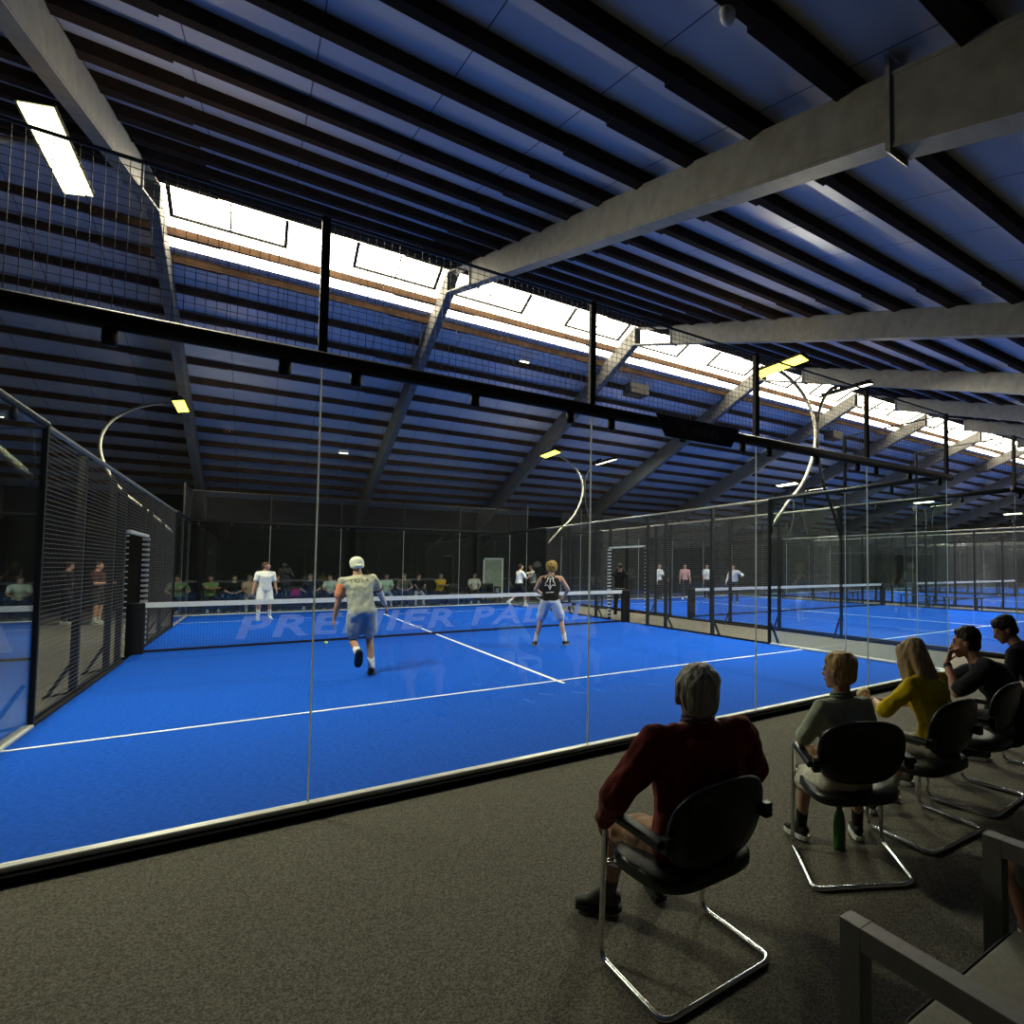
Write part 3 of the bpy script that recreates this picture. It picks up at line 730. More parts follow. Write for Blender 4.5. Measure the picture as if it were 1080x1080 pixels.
# sign board hung on the near top rail
b = B(); prism(b, [(4.64, 3.08), (5.69, 3.08), (5.58, 2.87), (4.75, 2.87)], 1, -0.075, -0.06)
sg = obj('sign_board', b, M['plastic']); tag(sg, 'black trapezoid sign reading PADEL clipped on the glass wall rail', 'sign', None, 'thing')
me = text_mesh('PADEL', 0.1, 0.1, 0.003, 1.1)
for v in me.vertices: v.co = V((5.24 + v.co.x*1.15, -0.078, 2.965 + v.co.y))
me.materials.append(M['dim']); link('sign_lettering', me, sg)
b = B()
for dx, dz, r in ((0, 0.035, 0.014), (0.05, 0.045, 0.011), (-0.035, 0.01, 0.011), (0.02, -0.005, 0.014), (0.055, -0.03, 0.011), (-0.01, -0.04, 0.012), (0.03, 0.02, 0.01)):
    bmesh.ops.create_circle(b, cap_ends=True, segments=10, radius=r, matrix=Matrix.Translation((4.95+dx, -0.078, 2.985+dz)) @ Matrix.Rotation(PI/2, 4, 'X'))
me2 = obj('sign_emblem', b, M['dim'], sg)
# ---------------------------------------------------------------- visitor chairs
def make_chair(label, loc, rz, group=None):
    t = thing('visitor_chair', label, 'chair', loc, rz, group)
    L = [(-0.27, -0.16, 0.615), (-0.27, 0.2, 0.63), (-0.27, 0.235, 0.014), (-0.27, -0.24, 0.014), (0.27, -0.24, 0.014), (0.27, 0.235, 0.014), (0.27, 0.2, 0.63), (0.27, -0.16, 0.615)]
    b = B(); tube(b, round_path(L, 0.06, 6), 0.0125, 10); obj('tube_frame', b, M['chrome'], t, True)
    out = []
    for k in range(36):
        a = 2*PI*k/36; c, s = math.cos(a), math.sin(a)
        x = math.copysign(abs(c)**0.55, c); y = math.copysign(abs(s)**0.6, s)
        out.append((x*(0.252 + 0.012*y), 0.02 + y*0.25))
    b = B(); n = len(out); prof = [(0.93, 0.405), (1.0, 0.418), (1.0, 0.448), (0.94, 0.465), (0.6, 0.468)]
    rings = [[b.verts.new((x*f, 0.02+(y-0.02)*f, z - 0.02*max(0, (y-0.14))*8*0.1)) for x, y in out] for f, z in prof]
    for A, C in zip(rings, rings[1:]):
        for k in range(n): b.faces.new((A[k], A[(k+1) % n], C[(k+1) % n], C[k]))
    b.faces.new(rings[0][::-1]); b.faces.new(rings[-1]); obj('seat', b, M['leather'], t, True)
    b = B(); rings = []
    for f, dy in ((0.0, -0.022), (0.7, -0.024), (0.95, -0.018), (1.0, -0.004), (0.98, 0.012), (0.8, 0.02), (0.0, 0.018)):
        r = []
        for k in range(36):
            a = 2*PI*k/36; c, s = math.cos(a), math.sin(a)
            x = math.copysign(abs(c)**0.72, c)*0.24*max(f, 0.001); z = math.copysign(abs(s)**0.72, s)*0.172*max(f, 0.001)
            x *= 1 + 0.06*(z/0.19) if z < 0 else 1
            yy = -0.235 - 0.2*(z) + 0.55*x*x + dy
            r.append(b.verts.new((x, yy, 0.688+z)))
        rings.append(r)
    for A, C in zip(rings, rings[1:]):
        for k in range(36): b.faces.new((A[k], A[(k+1) % 36], C[(k+1) % 36], C[k]))
    b.faces.new(rings[0][::-1]); b.faces.new(rings[-1]); obj('backrest', b, M['leather'], t, True)
    for sx in (-1, 1):
        b = B(); box(b, (sx*0.27-0.024, -0.225, 0.618), (sx*0.27+0.024, 0.12, 0.65)); bev(b, 0.008); obj('armrest', b, M['plastic'], t)
        b = B(); bar(b, (sx*0.262, 0.228, 0.4), (sx*0.2, 0.1, 0.4), 0.008, 8); bar(b, (sx*0.27, 0.225, 0.5), (sx*0.235, 0.215, 0.46), 0.007, 8); obj('seat_bracket', b, M['chrome'], t)
        b = B(); box(b, (sx*0.25-0.02, -0.25, 0.6), (sx*0.25+0.02, -0.2, 0.66)); bev(b, 0.006); obj('back_bracket', b, M['plastic'], t)
    b = B(); bar(b, (-0.262, 0.228, 0.4), (0.262, 0.228, 0.4), 0.009, 8); obj('crossbar', b, M['chrome'], t)
    return t
CH = [((3.14, -2.72), 0.02, 'black cantilever chair under the grey-haired man in maroon'), ((4.295, -2.66), -math.radians(33), 'black cantilever chair turned right under the fair-haired boy'),
      ((5.02, -2.67), -0.05, 'black cantilever chair under the long-haired girl in yellow'), ((5.75, -2.63), 0.07, 'black cantilever chair under the man holding his hand to his mouth'), ((6.98, -2.6), 0.03, 'black cantilever chair under the dark-haired youth at the right edge')]
ch0 = None
for (x, y), rz, lab in CH:
    if ch0 is None: ch0 = make_chair(lab, (x, y, FLOOR_Z), rz, 'cantilever chairs in the front row')
    else: dup(ch0, (x, y, FLOOR_Z), rz, lab)

# ---------------------------------------------------------------- square-framed armchairs at the lower right
def make_armchair(label, loc, rz):
    t = thing('armchair', label, 'armchair', loc, rz, 'square-framed armchairs')
    for sx in (-1, 1):
        x = sx*0.392
        b = B(); box(b, (x-0.025, -0.71, 0.64), (x+0.025, -0.04, 0.70)); bev(b, 0.0015, 1); obj('armrest', b, M['arm_frame'], t)
        b = B(); box(b, (x-0.025, -0.04, 0.0), (x+0.025, 0.03, 0.70)); bev(b, 0.0015, 1); obj('leg', b, M['arm_frame'], t)
        b = B(); box(b, (x-0.025, -0.78, 0.0), (x+0.025, -0.71, 0.70)); bev(b, 0.0015, 1); obj('leg', b, M['arm_frame'], t)
    b = B()
    box(b, (-0.35, -0.72, 0.27), (0.35, -0.69, 0.32)); box(b, (-0.35, -0.06, 0.27), (0.35, -0.03, 0.32))
    for k in range(6): box(b, (-0.32+k*0.115, -0.7, 0.315), (-0.26+k*0.115, -0.05, 0.33))
    obj('seat_frame', b, M['arm_frame'], t)
    b = B(); box(b, (-0.345, -0.74, 0.335), (0.345, -0.09, 0.445)); bev(b, 0.03, 3); obj('seat_cushion', b, M['cushion'], t, True)
    ring = round_path([(-0.325, -0.4, 0.44), (-0.325, -0.095, 0.435), (0.325, -0.095, 0.435), (0.325, -0.73, 0.44), (-0.325, -0.73, 0.44), (-0.325, -0.41, 0.44)], 0.05, 4)
    b = B(); tube(b, ring, 0.006, 6, closed=True); obj('piping', b, M['piping'], t, True)
    b = B(); box(b, (-0.32, -0.82, 0.42), (0.32, -0.70, 0.85)); bev(b, 0.035, 3); obj('back_cushion', b, M['cushion'], t, True)
    return t
a0_ = make_armchair('empty dark square-framed armchair with taupe cushion at the lower right corner', (3.375, -3.73, FLOOR_Z), 0.0)
dup(a0_, (4.33, -3.8, FLOOR_Z), 0.0, 'square-framed armchair at the right edge with a bare-legged person in it')

# green bottle
b = B(); lathe(b, [(0.02, 0.0), (0.034, 0.004), (0.036, 0.02), (0.036, 0.15), (0.032, 0.185), (0.02, 0.22), (0.0155, 0.235), (0.0155, 0.24)], (0, 0, 0), 24)
bt = obj('water_bottle', b, M['bottle'], None, True); bt.location = (4.4, -2.5, FLOOR_Z); tag(bt, 'green water bottle standing on the carpet under the boy’s chair', 'bottle', None, 'thing')
b = B(); lathe(b, [(0.018, 0.236), (0.019, 0.24), (0.019, 0.262), (0.015, 0.268)], (0, 0, 0), 20); obj('bottle_cap', b, M['bottle_cap'], bt, True)
b = B(); bmesh.ops.create_uvsphere(b, u_segments=16, v_segments=12, radius=0.034); o = obj('padel_ball', b, M['ball'], None, True); o.location = (2.82, 9.48, 0.034)
tag(o, 'pale green ball lying on the turf just before the net', 'ball', None, 'thing')

# ---------------------------------------------------------------- seated spectators, front row
def cpos(i): return (CH[i][0][0], CH[i][0][1], FLOOR_Z), CH[i][1]
loc, rz = cpos(0)
p1 = person('grey-haired man in a maroon sweater and beige shorts seated on a chair', loc, rz, dict(
    s=0.9, vox=0.009, pel=(0.04, -0.03, 0.51), lean=-0.1, slump=0.3, sw=0.215, neck=-0.02, wide=1.16, slr=1.3, ssm=12, twist=-0.22, head=(-0.3, -0.02, 0), lh=(-0.27, 0.22, 0.58), rh=(0.28, 0.16, 0.6), lp=(-1.2, -0.4, -0.6), rp=(1.2, -0.4, -0.6),
    lf=(-0.09, 0.5, 0.1), rf=(0.16, 0.45, 0.1), lt=(-0.6, 0.8, 0), rt=(0.3, 1, 0), lk=(-0.35, 0.6, 1), rk=(0.3, 0.6, 1),
    shirt=(0.2, 0.028, 0.02), sleeve='long', inf=0.06, hem=-0.02, fold=0.014, pants=(0.4, 0.26, 0.17), pend=0.85, collar=(0.16, 0.12, 0.2), hcol=(0.6, 0.57, 0.47), hs=1.28,
    socks=(0.09, 0.1, 0.1), sockh=0.22, shoes=(0.09, 0.09, 0.08), sole=(0.02, 0.02, 0.02), skin=(0.42, 0.24, 0.17)))
loc, rz = cpos(1)
p2 = person('fair-haired boy in a sage green shirt seated with head turned left', loc, rz, dict(
    s=0.78, sw=0.155, vox=0.008, pel=(-0.055, -0.08, 0.52), lean=0.03, slump=0.1, twist=0.1, head=(0.8, 0.05, 0), hs=1.16, lh=(-0.19, 0.16, 0.6), rh=(0.12, 0.24, 0.62), lp=(-0.8, -0.6, -0.3), rp=(0.7, -0.8, -0.3),
    lf=(-0.195, 0.327, 0.085), rf=(0.147, 0.298, 0.085), lt=(-0.5, 0.9, 0), rt=(0.1, 1, 0), lk=(-0.2, 0.5, 1), rk=(0.2, 0.5, 1),
    shirt=(0.5, 0.57, 0.43), slen=0.85, inf=0.022, hem=0.0, fold=0.008, pants=(0.68, 0.66, 0.55), pend=0.95, pinf=0.025, collar=(0.24, 0.3, 0.22), hair='fringe', hcol=(0.75, 0.5, 0.2),
    socks=(0.02, 0.02, 0.02), sockh=0.3, shoes=(0.022, 0.022, 0.022), sole=(0.75, 0.75, 0.72), skin=(0.5, 0.29, 0.19)))
loc, rz = cpos(2)
p3 = person('long-haired girl in a shiny yellow top holding a bread roll', loc, rz, dict(
    s=0.83, vox=0.007, pel=(0.12, -0.04, 0.52), lean=0.14, slump=0.34, head=(-0.1, -0.4, 0.06), hs=1.1, lh=(-0.03, 0.37, 0.74), rh=(0.07, 0.38, 0.72), lp=(-0.9, -0.6, -0.5), rp=(0.8, -0.6, -0.5),
    fing={'l': dict(d=(-0.35, 0.9, 0.3), n=(0.6, 0.2, -0.5), curl=0.5), 'r': dict(d=(-0.7, 0.6, 0.2), n=(-0.4, -0.2, -0.6), curl=0.55)},
    lf=(-0.08, 0.36, 0.09), rf=(0.2, 0.4, 0.09), lt=(0.5, 0.9, 0), rt=(0.15, 1, 0), lk=(-0.1, 0.5, 1), rk=(0.15, 0.5, 1),
    shirt=(0.7, 0.52, 0.015), slen=0.98, inf=0.035, hem=0.0, fold=0.013, pants=(0.4, 0.38, 0.32), pend=0.92, hair='long', hcol=(0.58, 0.4, 0.2),
    socks=(0.4, 0.4, 0.38), sockh=0.3, shoes=(0.03, 0.03, 0.03), sole=(0.8, 0.8, 0.78), skin=(0.5, 0.29, 0.19)))
loc, rz = cpos(3)
p4 = person('dark-haired man in a black T-shirt, hand raised to his mouth', loc, rz, dict(
    s=1.0, vox=0.007, pel=(0.33, -0.17, 0.49), lean=0.33, slump=0.5, twist=0.55, head=(0.4, -0.12, 0), hs=1.03, lh=('head', (-0.06, 0.15, -0.14)), rh=(0.02, 0.36, 0.84), lp=(-0.6, 0.3, -1), rp=(0.6, 0.6, -0.9),
    fing={'l': dict(d=(0.35, -0.15, 0.9), n=(0.2, -1, 0.1), curl=0.6), 'r': dict(d=(-0.9, 0.2, 0.3), n=(0, -0.4, -1), curl=0.5)},
    lf=(-0.14, 0.5, 0.09), rf=(0.3, 0.42, 0.09), lt=(-0.1, 1, 0), rt=(0.5, 0.9, 0), lk=(-0.25, 0.5, 1), rk=(0.25, 0.5, 1),
    shirt=(0.03, 0.035, 0.042), slen=0.85, inf=0.03, hem=-0.02, fold=0.01, pants=(0.02, 0.02, 0.022), plen='long', hcol=(0.02, 0.014, 0.01), shoes=(0.12, 0.12, 0.11), sole=(0.5, 0.5, 0.48), skin=(0.5, 0.27, 0.19)))
loc, rz = cpos(4)
p5 = person('dark-haired youth in black looking down, seated at the right edge', loc, rz, dict(
    s=0.95, vox=0.009, pel=(-0.03, -0.05, 0.54), lean=0.32, slump=0.35, side=-0.1, head=(0.75, -0.42, 0), hs=1.05, lh=(-0.12, 0.33, 0.62), rh=(0.08, 0.35, 0.62), lp=(-0.7, -0.6, -0.4), rp=(0.7, -0.6, -0.4),
    lf=(-0.4, 0.35, 0.09), rf=(0.1, 0.45, 0.09), lt=(-0.4, 1, 0), rt=(0.1, 1, 0), lk=(-0.35, 0.5, 1), rk=(0.15, 0.5, 1),
    shirt=(0.014, 0.015, 0.018), slen=0.8, inf=0.03, pants=(0.012, 0.012, 0.014), plen='long', hair='fringe', hcol=(0.018, 0.012, 0.01), shoes=(0.03, 0.03, 0.03), sole=(0.3, 0.3, 0.3), skin=(0.45, 0.26, 0.18)))
p6 = person('bare-legged person in patterned dark shorts in the armchair at the right edge', (4.24, -3.8, FLOOR_Z), 0.0, dict(
    s=1.0, vox=0.011, pel=(0, -0.3, 0.545), lean=-0.15, head=(0.2, 0, 0), lh=(-0.18, 0.0, 0.6), rh=(0.2, 0.05, 0.62), lf=(-0.12, 0.06, 0.1), rf=(0.15, 0.1, 0.1), lk=(-0.4, 0.8, 0.5), rk=(0.2, 0.5, 1),
    shirt=(0.05, 0.05, 0.055), pants=(0.04, 0.04, 0.045), pend=0.8, socks=(0.3, 0.3, 0.3), sockh=0.15, shoes=(0.1, 0.1, 0.1), skin=(0.3, 0.15, 0.09)))
# bread roll, watches, bracelet
rh = p3['arms']; hl = p3['arms'][0][3]
b = B(); hull(b, ((0, 0, 0), (0.055, 0.045, 0.036)), ((0.035, 0.015, 0.008), (0.04, 0.036, 0.03)))
Wg = Matrix.Translation((5.02, -2.67, FLOOR_Z)) @ Matrix.Rotation(-0.05, 4, 'Z')
br = remesh(b, 'bread_roll', 0.006, mat('bread_crust', (0.7, 0.55, 0.3), 0.8, var=0.25, scale=40, bump=0.3), 2); br.location = Wg @ (hl + V((0.01, 0.1, 0.025)))
tag(br, 'pale bread roll held in the girl’s hands', 'bread', None, 'thing')
def cuff(info, i, name, m, lab, cat, rz, loc, r=0.033, w=0.02):
    sd, sh, e, wv = info['arms'][i]; d = (wv-e).normalized(); c = e.lerp(wv, 0.9)
    b = B(); bar(b, c - d*w, c + d*w, r, 14); o = obj(name, b, m); 
    o.location = loc; o.rotation_euler = (0, 0, rz); tag(o, lab, cat, None, 'thing')
l3, z3 = cpos(2); cuff(p3, 0, 'bracelet', M['plastic'], 'dark bracelet on the girl’s left wrist', 'bracelet', z3, l3, 0.027, 0.007)
l4, z4 = cpos(3); cuff(p4, 0, 'wristwatch', M['plastic'], 'dark watch on the raised wrist of the man in black', 'watch', z4, l4, 0.032, 0.014)
cuff(p4, 1, 'wristwatch', M['plastic'], 'dark band on the lower wrist of the man in black', 'wristband', z4, l4, 0.032, 0.018)

# ---------------------------------------------------------------- players
pa = person('player in white cap, grey T-shirt and pale shorts running towards the net', (3.0, 5.2, 0), 0.05, dict(
    s=1.0, vox=0.011, pel=(-0.09, 0.02, 0.93), lean=0.16, side=-0.1, head=(0.1, -0.05, -0.05), lh=(-0.42, 0.12, 0.8), rh=(0.28, 0.34, 0.98), lp=(-0.5, -0.8, -0.2), rp=(0.7, -0.9, -0.2),
    rf=(0.05, 0.0, 0.09), lf=(-0.17, -0.26, 0.36), lt=(0.0, 0.35, -0.95), rt=(0.12, 1, 0), lk=(0, 1, 0.1), rk=(0.1, 1, 0),
    shirt=(0.5, 0.5, 0.38), inf=0.03, hem=-0.02, fold=0.012, pants=(0.42, 0.46, 0.5), pend=0.66, pinf=0.028, cap=(0.72, 0.72, 0.6), capback=True, hair='nape', hcol=(0.05, 0.035, 0.02), band=(0.12, 0.03, 0.05),
    socks=(0.75, 0.75, 0.72), sockh=0.36, shoes=(0.025, 0.025, 0.028), sole=(0.05, 0.05, 0.05), skin=(0.5, 0.29, 0.19)))
sdx, shx, ex, wx = pa['arms'][0]
b = B(); hull(b, (shx.lerp(ex, 0.25), 0.079), (shx.lerp(ex, 0.68), 0.074)); remesh(b, 'sleeve_patch', 0.011, cloth((0.75, 0.3, 0.16)), 3, pa['body'])
sdx, shx, ex, wx = pa['arms'][1]
b = B(); hull(b, (shx.lerp(ex, 0.72), 0.05), (ex, 0.047)); hull(b, (ex, 0.047), (ex.lerp(wx, 0.85), 0.036)); remesh(b, 'arm_sleeve', 0.011, cloth((0.62, 0.56, 0.58)), 3, pa['body'])
tm = text_mesh('TOLA', 0.085, 0.0, 0.0, 1.3)
decal(pa['shirt'], 'back_lettering', tm, pa['chest'] + pa['u']*0.08 - pa['f']*0.0, pa['r'], pa['u'], pa['f'], cloth((0.16, 0.15, 0.08)))
pb = person('curly blond player in black vest and white shorts waiting with legs apart', (6.33, 6.55, 0), -math.radians(30), dict(
    s=0.98, vox=0.011, pel=(0, -0.06, 0.9), lean=0.2, head=(0.25, 0.05, 0), lh=(-0.22, 0.34, 1.02), rh=(0.24, 0.32, 1.0), lp=(-0.9, -0.5, -0.3), rp=(0.9, -0.5, -0.3),
    lf=(-0.29, 0.02, 0.09), rf=(0.29, 0.0, 0.09), lt=(-0.4, 1, 0), rt=(0.4, 1, 0), lk=(-0.2, 1, 0), rk=(0.2, 1, 0), sw=0.195,
    shirt=(0.02, 0.017, 0.013), sleeve='none', inf=0.035, hem=0.0, fold=0.01, pants=(0.62, 0.66, 0.74), pend=0.7, pinf=0.03, hair='curly', hcol=(0.55, 0.36, 0.09),
    socks=(0.75, 0.75, 0.72), sockh=0.4, shoes=(0.05, 0.055, 0.07), sole=(0.3, 0.32, 0.36), skin=(0.62, 0.38, 0.27)))
b = B()   # emblem printed on the vest: an arched outline with a stem and a bar of writing below
def strip(b, pts, w):
    for p, q in zip(pts, pts[1:]):
        p, q = V((*p, 0)), V((*q, 0)); d = (q-p).normalized(); n = V((-d.y, d.x, 0))*w/2; e = d*w*0.3
        b.faces.new([b.verts.new(x) for x in (p-n-e, q-n+e, q+n+e, p+n-e)])
arch = [(-0.1, -0.06), (-0.085, 0.0), (-0.06, 0.02), (-0.055, 0.1), (-0.03, 0.14), (0, 0.15), (0.03, 0.14), (0.055, 0.1), (0.06, 0.02), (0.085, 0.0), (0.1, -0.06)]
strip(b, arch, 0.016); strip(b, [(-0.1, -0.06), (-0.05, -0.045), (-0.03, -0.07), (0, -0.14), (0.03, -0.07), (0.05, -0.045), (0.1, -0.06)], 0.016)
strip(b, [(0, 0.06), (0, -0.1)], 0.02); strip(b, [(-0.035, 0.09), (0.035, 0.09)], 0.02)
em = bpy.data.meshes.new('emblem'); b.to_mesh(em); b.free()
WH = cloth((0.7, 0.7, 0.68))
decal(pb['shirt'], 'back_emblem', em, pb['chest'] + pb['u']*0.0, pb['r'], pb['u'], pb['f'], WH)
b = B(); strip(b, [(-0.07, 0), (0.07, 0.008)], 0.022); em2 = bpy.data.meshes.new('emblem'); b.to_mesh(em2); b.free()
decal(pb['shirt'], 'back_lettering', em2, pb['chest'] - pb['u']*0.2, pb['r'], pb['u'], pb['f'], WH)
pc = person('player in white T-shirt and white shorts standing beyond the net, far left', (1.88, 16.9, 0), math.radians(190), dict(
    s=0.95, vox=0.012, pel=(0, 0, 0.92), lean=0.03, head=(0.95, 0, 0), lh=(-0.28, 0.08, 0.78), rh=(0.3, 0.08, 0.8), lf=(-0.13, 0.0, 0.09), rf=(0.15, 0.04, 0.09),
    shirt=(0.72, 0.72, 0.68), inf=0.03, pants=(0.72, 0.72, 0.68), pend=0.8, pinf=0.03, socks=(0.7, 0.7, 0.7), sockh=0.5, shoes=(0.7, 0.7, 0.7), hcol=(0.12, 0.06, 0.03), skin=(0.5, 0.28, 0.2)))
pd = person('player in white T-shirt and black shorts raising a racket beyond the net', (9.72, 18.0, 0), math.radians(-80), dict(
    s=0.97, vox=0.012, pel=(0, 0, 0.9), lean=0.1, head=(0.0, 0.1, 0), lh=(0.02, 0.5, 1.36), rh=(0.1, 0.35, 1.2), lp=(-0.5, -0.2, -1), rp=(0.6, -0.2, -1), rf=(0.1, 0.22, 0.09), lf=(-0.1, -0.35, 0.22), lt=(0, 0.7, -0.7), rt=(0, 1, 0),
    shirt=(0.7, 0.7, 0.7), inf=0.03, pants=(0.02, 0.02, 0.025), pend=0.8, pinf=0.03, socks=(0.7, 0.7, 0.7), sockh=0.4, shoes=(0.75, 0.75, 0.75), hcol=(0.05, 0.03, 0.02), skin=(0.52, 0.3, 0.21)))
# racket in the far player's hand
def racket(label, M4):
    t = B(); n = 28
    pts = [(0.0, 0.13*math.sin(2*PI*k/n)*1.0, 0.33 + 0.135*math.cos(2*PI*k/n)) for k in range(n)]
    A = [t.verts.new((-0.018, y, z)) for _, y, z in pts]; C = [t.verts.new((0.018, y, z)) for _, y, z in pts]
    for i in range(n): t.faces.new((A[i], A[(i+1) % n], C[(i+1) % n], C[i]))
    t.faces.new(A[::-1]); t.faces.new(C)
    for v in t.verts: pass
    o = obj('padel_racket', t, M['plastic']); o.matrix_world = M4; tag(o, label, 'racket', None, 'thing')
    b = B(); bar(b, (0, 0.09, 0.25), (0, 0.02, 0.12), 0.012); bar(b, (0, -0.09, 0.25), (0, -0.02, 0.12), 0.012); obj('throat', b, M['plastic'], o)
    b = B(); tube(b, [(0, 0, -0.06), (0, 0, 0.13)], 0.017, 8); obj('grip', b, M['leather'], o)
    return o
Wd = Matrix.Translation((9.72, 18.0, 0)) @ Matrix.Rotation(math.radians(-80), 4, 'Z')
hd = Wd @ pd['arms'][0][3]
racket('dark padel racket raised by the far player in white', Matrix.Translation(hd + V((0.06, 0, 0.04))) @ Matrix.Rotation(math.radians(35), 4, 'Y') @ Matrix.Rotation(math.radians(65), 4, 'Z'))
Wa = Matrix.Translation((3.0, 5.2, 0)) @ Matrix.Rotation(0.05, 4, 'Z')
hd = Wa @ pa['arms'][1][3]
racket('dark racket held in front of the running player, hidden by the body', Matrix.Translation(hd + V((-0.05, 0.09, 0.0))) @ Matrix.Rotation(math.radians(-60), 4, 'Y') @ Matrix.Rotation(math.radians(20), 4, 'Z'))

# camera operator and people outside the fences
pe = person('photographer in black holding a camera to the face behind the right doorway', (10.75, 11.75, FLOOR_Z), math.radians(155), dict(
    s=0.99, vox=0.013, pel=(0, 0, 0.95), lean=0.02, head=(0.0, 0, 0), lh=('head', (-0.07, 0.17, -0.1)), rh=('head', (0.08, 0.17, -0.06)), lp=(-0.8, 0.3, -1), rp=(0.8, 0.3, -1), lf=(-0.14, 0, 0.09), rf=(0.14, 0.03, 0.09),
    shirt=(0.016, 0.016, 0.018), sleeve='long', inf=0.035, pants=(0.014, 0.014, 0.016), plen='long', shoes=(0.3, 0.3, 0.3), hcol=(0.03, 0.02, 0.015)))
Wp = Matrix.Translation((10.75, 11.75, FLOOR_Z)) @ Matrix.Rotation(math.radians(155), 4, 'Z')
b = B(); box(b, (-0.07, 0.125, -0.03), (0.07, 0.19, 0.06)); bev(b, 0.01)
o = obj('photo_camera', b, M['plastic']); o.matrix_world = Wp @ Matrix.Translation(pe['hc']); tag(o, 'small black camera held to the photographer’s face', 'camera', None, 'thing')
b = B(); bar(b, (0, 0.19, 0.012), (0, 0.26, 0.012), 0.035, 16); obj('camera_lens', b, M['black'], o)
b = B(); hull(b, (pe['pel'] + V((0, 0, 0.0)), (0.196, 0.15, 0.022))); remesh(b, 'hem_band', 0.013, cloth((0.6, 0.6, 0.58)), 2, pe['body'])
def stand(lab, loc, yaw, grp=None, **k):
    d = dict(s=0.98, vox=0.014, pel=(0, 0, 0.95), lean=0.02, lh=(-0.26, 0.1, 0.85), rh=(0.26, 0.1, 0.85), lf=(-0.12, 0, 0.09), rf=(0.13, 0.05, 0.09)); d.update(k)
    return person(lab, loc, yaw, d, grp)
stand('person in dark clothes and white shoes behind the left mesh, nearer the front', (-2.35, 18.9, FLOOR_Z), math.radians(-60), shirt=(0.03, 0.03, 0.03), pants=(0.03, 0.03, 0.035), plen='long', shoes=(0.7, 0.7, 0.7))
stand('person in maroon top and shorts behind the left mesh fence', (-1.75, 18.6, FLOOR_Z), math.radians(-110), shirt=(0.07, 0.025, 0.025), pants=(0.03, 0.03, 0.03), plen='short', socks=(0.5, 0.5, 0.45), shoes=(0.5, 0.5, 0.45), lh=(-0.1, 0.3, 1.15), rh=(0.1, 0.3, 1.15))
stand('player in pinkish shirt and dark trousers on the second court', (17.9, 18.3, 0), math.radians(150), shirt=(0.5, 0.3, 0.28), pants=(0.04, 0.035, 0.04), plen='long', shoes=(0.75, 0.75, 0.75), lf=(-0.1, -0.25, 0.12), rf=(0.12, 0.2, 0.09))
stand('player in white shirt and black trousers, leftmost on the second court', (16.6, 18.6, 0), math.radians(200), shirt=(0.7, 0.7, 0.72), sleeve='long', pants=(0.015, 0.015, 0.02), plen='long', lh=(-0.2, 0.35, 1.0))
stand('player in pale top and dark trousers, far right on the second court', (19.3, 18.4, 0), math.radians(180), shirt=(0.55, 0.57, 0.55), pants=(0.015, 0.015, 0.02), plen='long')
stand('player in white stretching an arm out beside the second court’s net', (18.3, 15.0, 0), math.radians(120), shirt=(0.7, 0.7, 0.7), sleeve='long', pants=(0.03, 0.03, 0.035), plen='long', lh=(-0.45, 0.3, 1.2), rh=(0.3, 0.3, 0.9), lean=0.3)

# ---------------------------------------------------------------- far spectators behind the far glass
SP = [(-0.42, 'green', (0.19, 0.27, 0.13), 'half hidden by the left fence'), (0.43, 'green', (0.2, 0.29, 0.13), 'with arms folded near the left corner'), (1.06, 'black', (0.02, 0.025, 0.02), 'second from the left corner'), (1.5, 'beige', (0.5, 0.36, 0.26), 'behind the player in white'),
      (2.29, 'dark', (0.02, 0.02, 0.025), 'with one arm stretched out'), (3.3, 'navy', (0.02, 0.025, 0.05), 'beside a magenta bag'), (3.93, 'white', (0.6, 0.65, 0.6), 'left of the running player'),
      (5.85, 'pale mint', (0.5, 0.6, 0.52), 'in light jeans right of the running player'), (6.5, 'grey-brown', (0.16, 0.14, 0.11), 'next to the one in light jeans'), (7.05, 'black', (0.015, 0.015, 0.015), 'with pale trousers'),
      (7.9, 'yellow', (0.55, 0.35, 0.03), 'with arms crossed'), (9.31, 'white', (0.5, 0.46, 0.42), 'on a dark lounge chair by the door')]
skins = [(0.5, 0.3, 0.22), (0.45, 0.26, 0.18), (0.55, 0.34, 0.26)]
hairs = [(0.2, 0.19, 0.18), (0.04, 0.03, 0.02), (0.12, 0.07, 0.03), (0.3, 0.28, 0.25), (0.25, 0.07, 0.03)]
rs = random.Random(5)
sc0 = None
